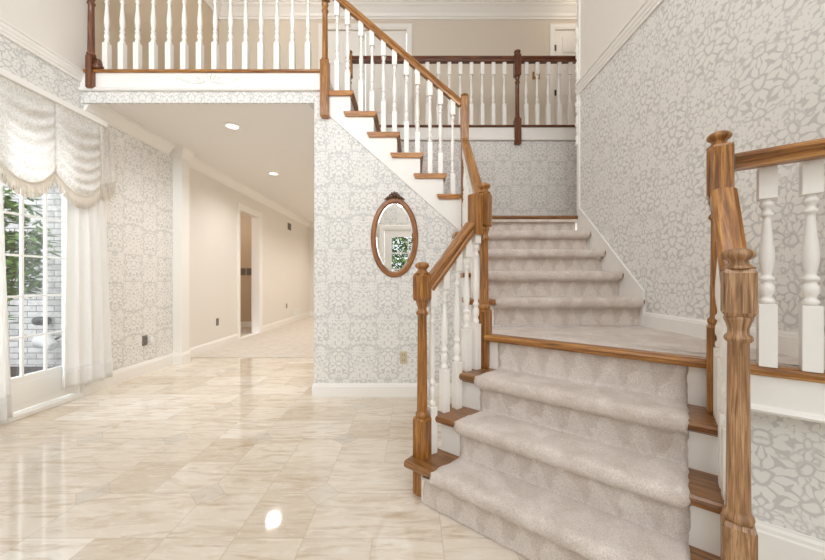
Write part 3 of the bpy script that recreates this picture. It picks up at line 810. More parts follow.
# ------------------------------------------------------------------ lower flight (angled)
tL = [-1.06, -1.005, -.975, -.93]     # left ends of treads / landing
tR = .17
def tl_at(n, z=1.0):                                # carpet left edge (t): beside the newel on the first riser, then narrowing upward
    return -.978+.5*max(0, z-.06)*.45 if z < RL-.05 else -.890+(n-1.29)*.20
lower = thing('stair_flight', 'lower angled stair flight with oak tread ends and white risers', 'stairs', nt(1.5, -.4, 0))
for k in range(3):
    c = CR[k]+.014; H = RL*(k+1)
    m_ = MB()
    n0, n1 = c-.050, CR[k+1]+.016
    pr = [(n0+.006, H-.034), (n0+.001, H-.028), (n0-.003, H-.016), (n0, H-.006), (n0+.008, H), (n1, H), (n1, H-.034)]
    m_.prism([nt(n, tL[k], z) for n, z in pr], (0, 0, 0), T*(tR-tL[k]))
    m_.build('tread', M['tread'], lower, grain=T)
    m_ = MB()                            # moulding under the nosing
    m_.prism([nt(n, tL[k]+.02, z) for n, z in [(c-.018, H-.034), (c-.016, H-.044), (c-.006, H-.052), (c, H-.056), (c, H-.034)]], (0, 0, 0), T*(tR-.02-tL[k]-.02))
    m_.build('cove_molding', M['tread'], lower, grain=T)
for k in range(4):
    c = CR[k]+.014; m_ = MB()
    z0 = RL*k; a = tL[k]+.03 if k else -.990
    m_.prism([nt(c, a, z0), nt(c+.018, a, z0), nt(c+.018, a, z0+RL-.033), nt(c, a, z0+RL-.033)], (0, 0, 0), T*(tR-.03-a))
    m_.build('riser', M['white'], lower)
for side in (0, 1):
    m_ = MB(); poly = []
    for k in range(4):
        t = (tL[k]+.03) if side == 0 else tR-.05
        poly += [nt(CR[k]+.016, t, RL*k), nt(CR[k]+.016, t, RL*(k+1)-.034)]
    # stepped side board, one panel per step so the flare follows the treads
    for k in range(4):
        t = ((tL[k]+.03) if k else -.990) if side == 0 else tR-.05
        nb = WN+.05
        m_.prism([nt(CR[k]+.016, t, RL*k), nt(nb, t+(0 if side else (tL[3]-tL[k])*.9), RL*k), nt(nb, t+(0 if side else (tL[3]-tL[k])*.9), RL*(k+1)-.034), nt(CR[k]+.016, t, RL*(k+1)-.034)], (0, 0, 0), T*.02)
    m_.build('stringer', M['white'], lower)

# carpet runner of the lower flight
def runner(name, label, prof, left, right, place, mat, cols=60, jit=.004, seed=1):
    """prof: (s, z, v) along the runner; left/right: functions of s; place(s, t, z) -> point"""
    rg = random.Random(seed); m_ = MB(); n = len(prof)
    jl = [rg.uniform(-jit, jit) for _ in range(n)]; jr = [rg.uniform(-jit, jit) for _ in range(n)]
    P = []
    for j, (s_, z, v) in enumerate(prof):
        a, b = left(s_, z)+jl[j], right(s_)+jr[j]
        P.append([(a+(b-a)*i/cols) for i in range(cols+1)])
    # small normals in the profile plane
    nr = []
    for j in range(n):
        a, b = prof[max(j-1, 0)], prof[min(j+1, n-1)]
        ds, dz = b[0]-a[0], b[1]-a[1]; L = math.hypot(ds, dz) or 1
        nr.append((-dz/L, ds/L))
    for j, (s_, z, v) in enumerate(prof):
        for i, t in enumerate(P[j]):
            e = min(i, cols-i); rd = {0: -.010, 1: -.003}.get(e, 0.0)
            d = rd+.0016*math.sin(t*61+s_*23)+.0012*math.sin(t*137+z*91)
            m_.v.append(tuple(place(s_+nr[j][0]*d, t, z+nr[j][1]*d)))
    for j in range(n-1):
        v0, v1 = prof[j][2], prof[j+1][2]
        if v1 < v0: v1 = v0+.02
        for i in range(cols):
            m_.face([j*(cols+1)+i, j*(cols+1)+i+1, (j+1)*(cols+1)+i+1, (j+1)*(cols+1)+i],
                    [(P[j][i], v0), (P[j][i+1], v0), (P[j+1][i+1], v1), (P[j+1][i], v1)], True)
    # under side, so that the runner has thickness
    off = len(m_.v)
    for j, (s_, z, v) in enumerate(prof):
        for i, t in ((0, P[j][0]), (1, P[j][-1])):
            m_.v.append(tuple(place(s_-nr[j][0]*.013, t, z-nr[j][1]*.013)))
    for j in range(n-1):
        m_.face([j*(cols+1), (j+1)*(cols+1), off+2*(j+1), off+2*j], [(0, 0)]*4, True)
        m_.face([(j+1)*(cols+1)+cols, j*(cols+1)+cols, off+2*j+1, off+2*(j+1)+1], [(0, 0)]*4, True)
        m_.face([off+2*j, off+2*(j+1), off+2*(j+1)+1, off+2*j+1], [(0, 0)]*4, True)
    o = m_.build(name, mat)
    return tag(o, label, 'stair carpet')
def step_prof(c, c_next, z0, H, dz=.012):
    """riser face at c from z0, rounded nose, tread back to c_next"""
    pts = []
    for i in range(9): pts.append((c, z0+(H-.064-z0)*i/8, .02+.96*i/8))
    arc = [(-.004, -.060), (-.012, -.060), (-.028, -.058), (-.040, -.052), (-.048, -.038), (-.050, -.020), (-.047, -.004), (-.039, .007), (-.026, .0115)]
    for i, (a, b) in enumerate(arc): pts.append((c+a, H+b, 1.2+.05*i))
    if c_next is not None:
        for i in range(1, 9): pts.append((c-.026+(c_next-.003-c+.026)*i/8, H+dz, 1.7+.28*i/8))
    return pts
prof = []
for k in range(3): prof += step_prof(CR[k], CR[k+1], RL*k+(.012 if k else .002), RL*(k+1))
for i in range(8): prof.append((CR[3], RL*3+.012+(RL-.034-.012-.002)*i/7, .02+.96*i/7))
runner('stair_carpet', 'beige cut-pile carpet runner on the lower angled stair flight', prof, tl_at, lambda n: .03, lambda n, t, z: nt(n, t, z), M['carpet'])

# ------------------------------------------------------------------ landing
lan = thing('stair_landing', 'carpeted stair landing with an oak nosing along its angled edge', 'landing', nt(2.0, .2, 0))
tw = (XR-1.78*N.x)/T.x               # where the angled edge meets the right wall
pa, pb = nt(1.775, -.93), nt(1.775, tw+.03)
yend = 2.262
poly = [(pa.x, pa.y), (pb.x, pb.y), (XR-.001, pb.y), (XR-.001, yend), (.46, yend), (.46, 2.0)]
m_ = MB(); m_.prism([(x, y, ZL-.06) for x, y in poly], (0, 0, 0), (0, 0, .056)); m_.build('platform', M['white'], lan)
m_ = MB(); m_.prism([(x, y, ZL-.003) for x, y in poly], (0, 0, 0), (0, 0, .006)); m_.build('carpet', M['carpet_flat'], lan)
m_ = MB()
n0 = 1.722
pr = [(n0+.006, ZL-.032), (n0-.002, ZL-.022), (n0-.003, ZL-.010), (n0+.002, ZL), (n0+.010, ZL+.004), (n0+.062, ZL+.004), (n0+.066, ZL), (n0+.066, ZL-.032)]
m_.prism([nt(n, -.86, z) for n, z in pr], (0, 0, 0), T*(tw+.86)); m_.build('nosing', M['oak'], lan, grain=T)
m_ = MB()
fb = [(1.735, ZL-.032), (1.735, ZL-.14), (1.722, ZL-.145), (1.716, ZL-.155), (1.722, ZL-.165), (1.745, ZL-.168), (WN+.01, ZL-.168), (WN+.01, ZL-.032)]
m_.prism([nt(n, .18, z) for n, z in fb], (0, 0, 0), T*(tw-.05-.18)); m_.build('fascia', M['white'], lan)

# railings of the lower flight
ROTZ = -TH
n1 = nt(1.34, -1.03)+Vector((.014, 0, 0)); n2 = nt(1.77, -.885); n1r = nt(1.34, .136); n2r = nt(1.72, .122)
def lower_rail(label, A, B, matA, matB, tread_t, pos, blk=.0):
    rl = thing('stair_railing', label, 'stair railing', (A.x, A.y, 0), 'stair railings')
    d = (B-A); d.z = 0; L = d.length; d.normalize()
    newel(rl, (A.x, A.y), 0, .395, .985, .985, 1.122, matA, ROTZ, .072)
    newel(rl, (B.x, B.y), RL*3, ZL+.145, 1.395, 1.40, 1.595, matB, ROTZ, .072)
    za, zb = 1.055, 1.405
    e = B-d*(.036+.034)
    a_ = A+d*.034
    gz = [Vector((a_.x, a_.y, za)), Vector((e.x-d.x*.030, e.y-d.y*.030, zb-.01))]
    handrail(rl, gz, M['oak'], 1.05)
    m_ = MB(); m_.box((-.030, -.034, zb-.06), (.030, .034, 1.580), .008, Matrix.Translation((e.x, e.y, 0)) @ Matrix.Rotation(math.atan2(d.y, d.x)-PI/2, 4, 'Z')); m_.build('gooseneck', M['oak'], rl, grain=(0, 0, 1))
    slope = (zb-za)/((gz[1]-gz[0]).length)
    for f, k in pos:
        p = A+d*L*f; z1 = za+(f*L-.034)*((zb-.01-za)/(Vector((gz[1].x-gz[0].x, gz[1].y-gz[0].y)).length))-.036
        z0 = RL*k
        baluster(rl, (p.x, p.y), z0, z1, .22+.02*(f*7 % 2), .10, s=.042, rot=math.atan2(d.y, d.x))
    return rl
lower_rail('oak railing with white balusters at the left side of the lower stair flight', n1, n2, M['oak'], M['oak'], tL, [(.14, 1), (.33, 2), (.53, 2), (.69, 3), (.855, 3)])
rr = lower_rail('oak railing running up the right side of the lower stair flight', n1r, n2r, M['oak2'], M['oak'], tL, [(.15, 1), (.33, 2), (.52, 2), (.68, 3), (.84, 3)])
# landing railing to the right wall
lr = thing('landing_railing', 'short oak railing along the landing edge running to the right wall', 'stair railing', (n2r.x, n2r.y, ZL), 'stair railings')
q0, q1 = nt(1.70, .163, 1.524), nt(1.70, (XR-1.70*N.x)/T.x-.01, 1.524)
handrail(lr, [q0, q1], M['oak'], .95)
for t_ in (.241, .345, .449, .553):
    p = nt(1.742, t_+.010); baluster(lr, (p.x, p.y), ZL+.003, 1.497, .225, .115, s=.048, rot=ROTZ, seg=20)

# ------------------------------------------------------------------ upper flight (straight, carpeted)
upf = thing('stair_flight', 'carpeted straight stair flight between the two landings', 'stairs', (1.0, 2.6, ZL))
YN = [2.19+.223*k for k in range(5)]     # carpet nose lines
XS, XE = .37, XR-.02
for k in range(5):
    yr = YN[k]+.054; H = ZL+RU*(k+1); z0 = ZL+RU*k+.004
    m_ = MB(); m_.box((XS+.03, yr+.014, z0), (XE, yr+.032, H-.034)); m_.build('riser', M['white'], upf)
    y1 = (YN[k+1]+.054+.03) if k < 4 else YG
    m_ = MB(); n0 = yr-.036
    pr = [(n0+.006, H-.034), (n0, H-.026), (n0-.003, H-.015), (n0, H-.006), (n0+.008, H), (min(y1, n0+.34), H), (min(y1, n0+.34), H-.034)]
    m_.prism([(XS if k < 4 else .50, y, z) for y, z in pr], (0, 0, 0), (XE-(XS if k < 4 else .50), 0, 0)); m_.build('tread' if k < 4 else 'nosing', M['oak'] if k < 4 else M['tread'], upf, grain=(1, 0, 0))
m_ = MB(); poly = [(2.02, ZL-.15)]
for k in range(4): poly += [(YN[k]+.066, ZL+RU*k+.0 if k else ZL-.15), (YN[k]+.066, ZL+RU*(k+1)-.034)]
poly = [(YN[0]+.066, ZL-.12)]
for k in range(4): poly += [(YN[k]+.066, ZL+RU*k), (YN[k]+.066, ZL+RU*(k+1)-.034)]
poly += [(3.08, ZL+RU*4-.034), (3.08, 1.30)]
m_.prism([(XS+.035, y, z) for y, z in poly], (0, 0, 0), (.025, 0, 0)); m_.build('stringer', M['white'], upf)
m_ = MB(); m_.prism([(XR-.020, y, z) for y, z in [(2.228, ZL), (2.228, 1.016), (3.075, 1.755), (3.12, 1.755), (3.12, ZL)]], (0, 0, 0), (.018, 0, 0))
m_.prism([(XR-.026, y, z) for y, z in [(2.222, ZL+.1), (2.222, 1.010), (2.222, 1.022), (3.073, 1.763), (3.12, 1.763), (3.12, 1.748), (3.077, 1.748), (2.232, 1.008), (2.232, ZL+.1)]], (0, 0, 0), (.008, 0, 0))
m_.build('skirt_board', M['white'], upf)
prof = []
for k in range(4): prof += step_prof(YN[k]+.054, YN[k+1]+.054, ZL+RU*k+(.014 if k else .006), ZL+RU*(k+1))
for i in range(8): prof.append((YN[4]+.054, ZL+RU*4+.014+(RU-.034-.016)*i/7, .02+.96*i/7))
runner('stair_carpet', 'beige carpet runner on the straight stair flight beside the right wall', prof, lambda s, z: .555, lambda s: XE-.006, lambda s, t, z: Vector((t, s, z)), M['carpet'], seed=3)
# top landing
m_ = MB(); m_.box((.50, 3.10, ZK-.06), (3.2, YG, ZK-.036)); m_.box((.50, 3.36, ZK-.036), (3.2, YG, ZK)); 
o = m_.build('upper_landing', M['carpet_flat']); tag(o, 'carpeted quarter landing below the wallpapered wall at the top of the straight flight', 'landing')
# its left railing
N3 = (.487, 3.10)
ur = thing('stair_railing', 'foreshortened oak railing on the left side of the straight carpeted flight', 'stair railing', (.45, 2.5, ZL), 'stair railings')
newel(ur, N3, 1.50, 2.39, None, 0, 0, M['oak'], 0, .062, finish=None)
gp = MB(); gp.box((N3[0]-.036, N3[1]-.036, 2.39), (N3[0]+.036, N3[1]+.036, 2.80), .008); gp2 = gp.build('newel_block', M['oak'], ur, grain=(0, 0, 1))
m_ = MB(); m_.lathe([(a*.95, b*.5) for a, b in ball_cap()], 24, (*N3, 2.799)); m_.build('newel_cap', M['oak'], gp2, grain=(0, 0, 1))
A, B = Vector((N3[0]-.005, 3.065, 2.37)), Vector((n2.x+.003, n2.y+.03, 1.50))
handrail(ur, [A, B], M['oak'], 1.05)
for k in range(4):
    for f in (.045, .155):
        y = YN[k]+.03+f; q = (y-B.y)/(A.y-B.y); x = B.x+(A.x-B.x)*q; zt = B.z+(A.z-B.z)*q-.03
        z0 = ZL+RU*(k+1)
        baluster(ur, (x, y), z0, zt, .20+(.09 if f > .1 else 0), .12, s=.042)

# ------------------------------------------------------------------ open flight to the upper floor (runs left)
opf = thing('stair_flight', 'open oak-tread stair flight climbing left above the oval mirror', 'stairs', (-.2, 3.6, ZK))
XN = [.318-.2165*(k-1) for k in range(7)]    # nose lines (x), k = 0..5 treads, 6 = upper floor
for k in range(6):
    H = ZK+RF*(k+1); xr = XN[k]; xl = XN[k+1]-.05-.03
    m_ = MB()
    if k == 0: xr = .455
    m_.prism([(x, YB-.035, z) for x, z in [(xl+.006, H-.044), (xl-.012, H-.012), (xl-.012, H-.003), (xl-.008, H), (xr-.004, H), (xr, H-.005), (xr-.002, H-.026), (xr-.014, H-.034), (xr-.016, H-.044)]], (0, 0, 0), (0, YG-YB+.02, 0))
    tr = m_.build('tread', M['tread2'], opf, grain=(1, 0, 0))
    if k:
        m_ = MB(); m_.prism([(XN[k]-.017, YB-.018, H-.042), (XN[k]-.019, YB-.018, H-.056), (XN[k]-.032, YB-.018, H-.068), (XN[k]-.032, YB-.018, H-.042)], (0, 0, 0), (0, YG-YB-.01, 0)); m_.build('cove_molding', M['tread'], tr, grain=(0, 1, 0))
for k in range(7):
    z0 = ZK+RF*k; xx = XN[k]-.030
    if k == 0: continue
    m_ = MB(); m_.box((xx-.018, YB+.0, z0+.001), (xx, YG-.01, z0+RF-.031)); m_.build('riser', M['white'], opf)
# white stringer face with stepped top and sloping lower edge
m_ = MB(); poly = [(.458, 1.53), (.458, ZK+RF-.031)]
for k in range(1, 7):
    poly += [(XN[k]-.03, ZK+RF*k-.031), (XN[k]-.03, ZK+RF*(k+1)-.031)]
poly += [(-.818, ZK+RF*7-.031), (-.818, 2.66)]
m_.prism([(x, YB-.014, z) for x, z in poly], (0, 0, 0), (0, .028, 0)); m_.build('stringer', M['white'], opf)
m_ = MB(); m_.prism([(x, YB+.10, z) for x, z in [(.44, 1.45), (-.815, 2.55), (-.815, 2.59), (.44, 1.49)]], (0, 0, 0), (0, YG-YB-.12, 0)); m_.build('soffit', M['white'], opf)
lf = thing('stair_railing', 'oak railing with white balusters on the open flight above the oval mirror', 'stair railing', (-.2, YB, ZK), 'stair railings')
N4 = (-.815, 3.085)
g4 = MB()
newel(lf, N4, 2.60, 3.13, 3.66, 3.70, 4.02, M['oak'], 0, .078)
ra, rb = Vector((N3[0]-.03, YB+.0, 2.735)), Vector((N4[0]+.03, YB, 3.80))
handrail(lf, [ra, rb], M['oak'], 1.0)
bx = [(452.8, 0), (440.5, 1), (430, 1), (417.5, 2), (406.5, 2), (394.5, 3), (383.5, 3), (372, 4), (361, 4), (347.5, 5), (337, 5)]
for i, (px, k) in enumerate(bx):
    x = (px-412.5)/331*YB; q = (x-ra.x)/(rb.x-ra.x); zt = ra.z+(rb.z-ra.z)*q-.025
    z0 = ZK+RF*(k+1)
    baluster(lf, (x, YB+.01), z0, zt, .20+(.10 if i % 2 == 0 and i else 0), .145, s=.046)

# ------------------------------------------------------------------ balcony and gallery railings
br = thing('balcony_railing', 'balcony railing with white balusters across the top left of the photo', 'railing', (-1.9, YB, Z2), 'upper floor railings')
pxs = [106.4, 122, 137.2, 153, 169, 184, 199.6, 215, 230.4, 245.6, 261, 277, 292.4, 308]
for px in pxs:
    x = (px-412.5)/331*(YB+.02); baluster(br, (x, YB+.025), Z2+.005, 3.89, .275, .12, s=.050)
handrail(br, [(-2.97, YB+.02, 3.92), (N4[0], YB+.02, 3.92)], M['oak'], 1.1)
hn = (-2.985, 3.075)
newel(br, hn, 2.865, 3.17, 3.72, 3.72, 4.02, M['brown_oak'], 0, .062)
m_ = MB(); m_.lathe([(.0, 0), (.030, .0), (.045, .012), (.050, .03), (.036, .05), (.030, .085), (.022, .10), (0, .10)], 16, (hn[0]+.05, hn[1]+.02, Z2+.006)); m_.build('base_scroll', M['brown_oak'], br)
gr = thing('gallery_railing', 'dark brown gallery railing with white balusters on the upper hall', 'railing', (1.0, YG, Z2), 'upper floor railings')
handrail(gr, [(-.80, YG, 3.885), (3.25, YG, 3.885)], M['brown_oak'], 1.15)
xs = [(449.4-412.5)/331*YG + .1396*i for i in range(-9, 24)]
ng = (517-412.5)/331*YG
for x in xs:
    if abs(x-ng) < .09 or x > 2.55 or x < -.76: continue
    baluster(gr, (x, YG+.012), Z2+.006, 3.855, .275, .16, s=.046, seg=10)
newel(gr, (ng, YG-.01), 2.80, 3.13, 3.655, 3.665, 3.935, M['brown_oak'], 0, .082)
newel(gr, (-.80, YG-.005), 2.80, 3.13, 3.655, 3.665, 3.935, M['oak'], 0, .078)

# ------------------------------------------------------------------ oval mirror
mc = Vector(((394.3-412.5)/331*3.07, YB-.004, 1.485))
mir = thing('wall_mirror', 'oval mirror in a carved wooden frame hung below the open stair flight', 'mirror', mc)
ra_, rb_ = .196, .345
def ell(a, b, n=72, y=0.0): return [(mc.x+a*math.cos(2*PI*i/n), mc.y+y, mc.z+b*math.sin(2*PI*i/n)) for i in range(n)]
m_ = MB(); m_.sweep(ell(ra_, rb_), [(-.022, 0), (-.024, .010), (-.016, .022), (-.004, .026), (.004, .020), (.010, .024), (.018, .020), (.026, .008), (.026, 0)][::-1], smooth=True, up=(0, -1, 0), closed=True)
m_.build('frame', M['frame'], mir)
m_ = MB(); E0 = ell(ra_-.015, rb_-.015, 72, -.006); E1 = ell(ra_-.034, rb_-.034, 72, -.010)
oo = len(m_.v); m_.v += E0+E1
for i in range(72): m_.face([i, 72+i, 72+(i+1) % 72, (i+1) % 72])
m_.face([72+i for i in range(72)][::-1])
g = m_.build('glass', M['mirror'], mir)
m_ = MB(); zt = mc.z+rb_+.020; y_ = mc.y-.014
for d in (1, -1):
    m_.tube(spiral(mc.x+d*.030, zt+.022, .020, 1.2, d, -PI/2, y_), lambda q: .0075*(1-.5*q), 8)
    m_.tube(spiral(mc.x+d*.072, zt+.000, .016, 1.2, d, PI*.6, y_), lambda q: .0065*(1-.5*q), 8)
    m_.tube([(mc.x+d*(.01+.085*i/10), y_, zt+.012-.020*(i/10)**1.5+.004*math.sin(i)) for i in range(11)], lambda q: .010*(1-.6*q), 8)
    m_.tube([(mc.x+d*.012, y_, zt+.02), (mc.x+d*.026, y_-.004, zt+.05), (mc.x+d*.018, y_, zt+.062)], lambda q: .009*math.sin(PI*min(.95, q+.1)), 8)
m_.lathe([(0, 0), (.014, .002), (.02, .016), (.014, .036), (.006, .05), (0, .054)], 12, (mc.x, y_, zt+.014))
m_.build('crest', M['bronze'], mir)

# ------------------------------------------------------------------ outlets, vents, lights
def outlet_plate(name, label, M4, pm, w=.07, h=.115, slots=True, group=None, cat='outlet'):
    m_ = MB(); m_.box((-w/2, 0, -h/2), (w/2, -.006, h/2), .002, M4); o = m_.build(name, pm)
    tag(o, label, cat, group)
    if slots:
        for z in (-.025, .025):
            for q in (-.010, .010):
                m_ = MB(); m_.box((q-.002, -.0055, z-.006), (q+.002, -.0075, z+.006), 0, M4); m_.build('slot', M['dark'], o)
    return o
onY = lambda x, y, z: Matrix.Translation((x, y, z))
onXL = lambda x, y, z: Matrix.Translation((x, y, z)) @ Matrix.Rotation(PI/2, 4, 'Z')
outlet_plate('wall_outlet', 'almond outlet plate low on the wallpapered wall below the oval mirror', onY((403.5-412.5)/331*YB, YB, .365), M['almond'])
outlet_plate('wall_outlet', 'grey outlet plate on the wallpapered wall between french door and column', onXL(XL, 3.83, .39), M['grey'])
m_ = MB(); m_.box((XL+.006, 3.86, .36), (XL+.05, 3.90, .43), .008); pg_ = m_.build('plug_in_freshener', M['plastic']); tag(pg_, 'small white plug-in unit in the outlet beside the french door curtain', 'air freshener')
outlet_plate('wall_outlet', 'grey outlet on the hallway wall between column and doorway', onXL(XH, 5.29, .42), M['grey'], slots=False)
outlet_plate('wall_outlet', 'grey outlet on the far hallway wall beyond the doorway', onXL(XH, 8.2, .45), M['grey'], slots=False)
def grille(name, label, M4, w, h, pm, n=8, cat='vent', lm='grey'):
    t = thing(name, label, cat, M4.translation)
    m_ = MB(); m_.box((-w/2, 0, -h/2), (w/2, -.008, h/2), .003, M4); m_.build('frame', pm, t)
    m_ = MB()
    for i in range(n):
        z = -h*.4+h*.8*(i+.5)/n; m_.box((-w*.42, -.008, z-h*.02), (w*.42, -.016, z+h*.025), 0, M4)
    m_.build('louver', M[lm], t)
grille('wall_vent', 'small dark air vent high on the hallway wall', onXL(XH, 8.38, 2.44), .22, .17, M['grey'])
grille('wall_vent', 'white floor-level air register at the far end of the hallway wall', onXL(XH, 8.95, .22), .42, .22, M['plastic'], lm='plastic')
m_ = MB(); m_.box(((536-412.5)/331*YU-.06, YU-.008, 4.30), ((536-412.5)/331*YU+.06, YU, 4.42), .003); sp = m_.build('switch_plate', M['brass']); tag(sp, 'brass light switch plate on the upper hall wall right of the gallery newel', 'light switch')
for d in (-.025, .025): m_ = MB(); m_.box(((536-412.5)/331*YU-.006+d, YU-.018, 4.345), ((536-412.5)/331*YU+.006+d, YU-.007, 4.375), .002); m_.build('toggle', M['almond'], sp)
def downlight(label, x, y):
    t = thing('recessed_light', label, 'ceiling light', (x, y, ZC), 'recessed ceiling lights')
    m_ = MB(); m_.lathe([(.062, -.001), (.066, -.010), (.088, -.008), (.094, -.003), (.094, 0)], 32, (x, y, ZC), cap=False); m_.build('trim_ring', M['white'], t)
    m_ = MB(); m_.lathe([(.0, -.004), (.064, -.004), (.064, -.002), (0, -.002)], 24, (x, y, ZC), cap=False); m_.build('lens', M['bulb'], t)
    ld = bpy.data.lights.new('downlight', 'SPOT'); ld.energy = 130; ld.spot_size = math.radians(150); ld.spot_blend = .8; ld.color = (1, .98, .96); ld.shadow_soft_size = .09
    lo = bpy.data.objects.new('downlight_lamp', ld); COL.objects.link(lo); lo.location = (x, y, ZC-.03)
downlight('lit recessed ceiling light in the hallway, the nearer of two', -2.0, 3.675)
downlight('lit recessed ceiling light in the hallway, farther in from the balcony', -2.23, 5.31)
for yy_ in (7.2, 9.0):  # extra unseen lamps without fixtures, added to brighten the far hallway
    ld = bpy.data.lights.new('downlight', 'SPOT'); ld.energy = 150; ld.spot_size = math.radians(150); ld.spot_blend = .8; ld.color = (1, .93, .85); ld.shadow_soft_size = .06
    lo = bpy.data.objects.new('downlight_lamp', ld); COL.objects.link(lo); lo.location = (-1.6, yy_, ZC-.03)

# ------------------------------------------------------------------ upper hall doors
m_ = casing_y(YU, -1, UD[0], UD[1], Z2, UD[3], .085); d2 = struct(m_, 'door_2', W_)
xm = (UD[0]+UD[1])/2
for a, b in ((UD[0]+.01, xm-.004), (xm+.004, UD[1]-.01)):
    m_ = MB(); m_.box((a, YU+.02, Z2+.01), (b, YU+.055, UD[3]-.01))
    lf_ = m_.build('door_leaf', W_, d2)
    w = b-a; m_ = MB()
    for za, zb_ in ((Z2+.16, Z2+.62), (Z2+.74, Z2+1.02), (Z2+1.12, Z2+1.42), (Z2+1.52, Z2+1.92)):
        for xa, xb in ((a+.09, a+w/2-.03), (a+w/2+.03, b-.09)):
            m_.box((xa, YU+.012, za), (xb, YU+.021, zb_), .006)
    m_.build('panel', W_, lf_)
m_ = MB(); m_.lathe([(.0, 0), (.022, .0), (.012, .02), (.012, .03), (.026, .045), (.026, .06), (0, .068)], 14, M4=Matrix.Translation((xm-.06, YU+.02, Z2+.93)) @ Matrix.Rotation(PI/2, 4, 'X')); m_.build('door_knob', M['brass'], d2)
m_ = casing_y(YU, -1, UD2[0], UD2[1], Z2, UD2[3], .085); d3 = struct(m_, 'door_3', W_)
m_ = MB(); m_.box((UD2[0]+.008, YU+.01, Z2+.01), (UD2[1]-.008, YU+.045, UD2[3]-.008)); m_.build('door_leaf', W_, d3)
m_ = MB()
for za, zb_ in ((Z2+.15, Z2+.85), (Z2+1.0, Z2+1.6), (Z2+1.7, Z2+1.95)):
    for xa, xb in ((UD2[0]+.12, UD2[0]+.36), (UD2[0]+.43, UD2[1]-.12)): m_.box((xa, YU+.002, za), (xb, YU+.011, zb_), .006)
m_.build('panel', W_, d3)
for zz in (Z2+.30, Z2+1.0, Z2+1.72):
    m_ = MB(); m_.box((UD2[0]-.012, YU-.012, zz), (UD2[0]+.020, YU+.012, zz+.09), .003); m_.build('hinge', M['black'], d3)

# ------------------------------------------------------------------ front door, and the added windows, behind the camera
m_ = casing_y(YF, 1, FD[0], FD[1], 0, FD[3], .10); fd = struct(m_, 'door_4', W_)
def glazed(parent, x0, x1, z0, z1, Y, cols, rows, st, leafname):
    """frame with stiles st=(left,right,bottom,top), grid of muntins and one pane"""
    m_ = MB(); a, b, c, d = x0+st[0], x1-st[1], z0+st[2], z1-st[3]
    m_.box((x0, Y-.05, z0), (a, Y-.01, z1)); m_.box((b, Y-.05, z0), (x1, Y-.01, z1)); m_.box((a, Y-.05, z0), (b, Y-.01, c)); m_.box((a, Y-.05, d), (b, Y-.01, z1))
    m_.build(leafname, W_, parent)
    m_ = MB()
    for i in range(1, cols): q = a+(b-a)*i/cols; m_.box((q-.014, Y-.045, c), (q+.014, Y-.012, d))
    for i in range(1, rows): q = c+(d-c)*i/rows; m_.box((a, Y-.044, q-.014), (b, Y-.013, q+.014))
    m_.build('muntin', W_, parent)
    m_ = MB(); m_.box((a-.003, Y-.032, c-.003), (b+.003, Y-.028, d+.003)); m_.build('glass_pane', M['glass'], parent)
glazed(fd, FD[0]+.01, FD[1]-.01, .01, FD[3]-.01, YF, 2, 5, (.15, .15, .28, .13), 'door_leaf')
m_ = casing_y(YF, 1, FW[0], FW[1], FW[2], FW[3], .10); w2 = struct(m_, 'added_window_2', W_)
glazed(w2, FW[0], FW[1], FW[2], FW[3], YF, 5, 3, (.06, .06, .06, .06), 'window_frame')
m_ = casing_y(YF, 1, SL[0], SL[1], SL[2], SL[3], .10); w3 = struct(m_, 'added_window_3', W_)
glazed(w3, SL[0], SL[1], SL[2], SL[3], YF, 3, 3, (.06, .06, .06, .06), 'window_frame')
m_ = casing_y(YF, 1, SR[0], SR[1], SR[2], SR[3], .09); w4 = struct(m_, 'added_window_4', W_)
glazed(w4, SR[0], SR[1], SR[2], SR[3], YF, 2, 3, (.06, .06, .06, .06), 'window_frame')
m_ = MB(); leaves(m_, 8000, (-.2, -4.4, 1.3), (2.2, .7, 1.6), .19, 5); hd_ = m_.build('hedge', M['leaf']); tag(hd_, 'green hedge outside the front door, reflected in the oval mirror', 'hedge')
m_ = MB(); m_.box((-8, -12, -.3), (8, YF-.14, -.03)); struct(m_, 'ground_front', plain('front_path', srgb(190, 186, 178), .9))

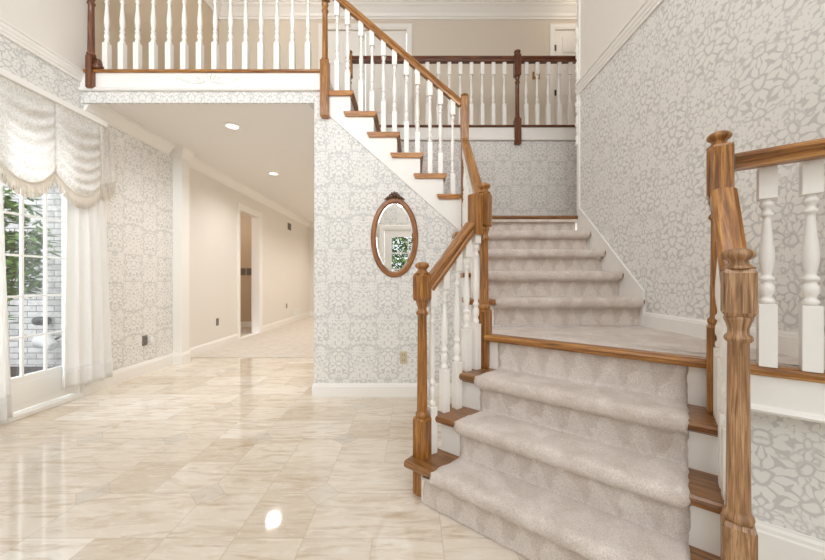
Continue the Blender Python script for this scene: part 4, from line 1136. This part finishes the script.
# ------------------------------------------------------------------ light
w = bpy.data.worlds.new('World'); SC.world = w; w.use_nodes = True
bg = w.node_tree.nodes['Background']; bg.inputs[0].default_value = (.90, .95, 1.0, 1); bg.inputs[1].default_value = 5.5
def area(name, loc, rot, sx, sy, e, c=(1, 1, 1)):
    ld = bpy.data.lights.new(name, 'AREA'); ld.shape = 'RECTANGLE'; ld.size = sx; ld.size_y = sy; ld.energy = e; ld.color = c
    o = bpy.data.objects.new(name, ld); COL.objects.link(o); o.location = loc; o.rotation_euler = rot; return o
DAY = (.85, .93, 1.0)
area('fill_front_window', ((FW[0]+FW[1])/2, YF-.5, 3.85), (PI/2, 0, 0), 1.9, 2.1, 100, DAY)  # area lamp added outside the upper window for frontal fill
area('sky_fill_front_low', (.2, YF-1.9, 3.5), (math.radians(58), 0, 0), 5.0, 1.8, 550, DAY)  # outside lamp added overhead to brighten the lower foyer and stairs
area('daylight_french_door', (XL-.7, 2.05, 1.6), (PI/2, 0, -PI/2), 1.0, 2.2, 150, DAY)
def point(name, loc, e, c, r=.12):
    ld = bpy.data.lights.new(name, 'POINT'); ld.energy = e; ld.color = c; ld.shadow_soft_size = r
    o = bpy.data.objects.new(name, ld); COL.objects.link(o); o.location = loc; return o
point('foyer_fill', (.45, .1, 3.8), 165, (.93, .96, 1), .35)  # added fill light high in the foyer, no fixture hangs here
point('upper_hall_fill', (-1.9, 4.4, 5.2), 14, (1, .88, .74), .15)  # unseen fill added to light the upper hall, left end
point('upper_hall_fill', (2.6, 4.75, 5.25), 10, (1, .90, .78), .15)  # same added fill at the right end
point('side_room_fill', (XH-1.2, 6.3, 2.5), 45, (1, .92, .82), .1)  # unseen fill added to lift the room behind the doorway

# ------------------------------------------------------------------ camera and view
cd = bpy.data.cameras.new('Camera'); cam = bpy.data.objects.new('Camera', cd); COL.objects.link(cam)
cam.location = (0, 0, CAMZ); cam.rotation_euler = (PI/2, 0, 0)
cd.sensor_fit = 'HORIZONTAL'; cd.sensor_width = 36; cd.lens = 36*331/825; cd.clip_start = .02
SC.camera = cam
vs = SC.view_settings; vs.view_transform = 'Standard'; vs.look = 'None'; vs.exposure = -1.12; vs.gamma = 1.0; vs.use_curve_mapping = False
cy = SC.cycles
cy.use_denoising = True; cy.max_bounces = 12; cy.diffuse_bounces = 7; cy.glossy_bounces = 5; cy.transmission_bounces = 8; cy.transparent_max_bounces = 16
cy.sample_clamp_indirect = 6.0; cy.caustics_reflective = False; cy.caustics_refractive = False
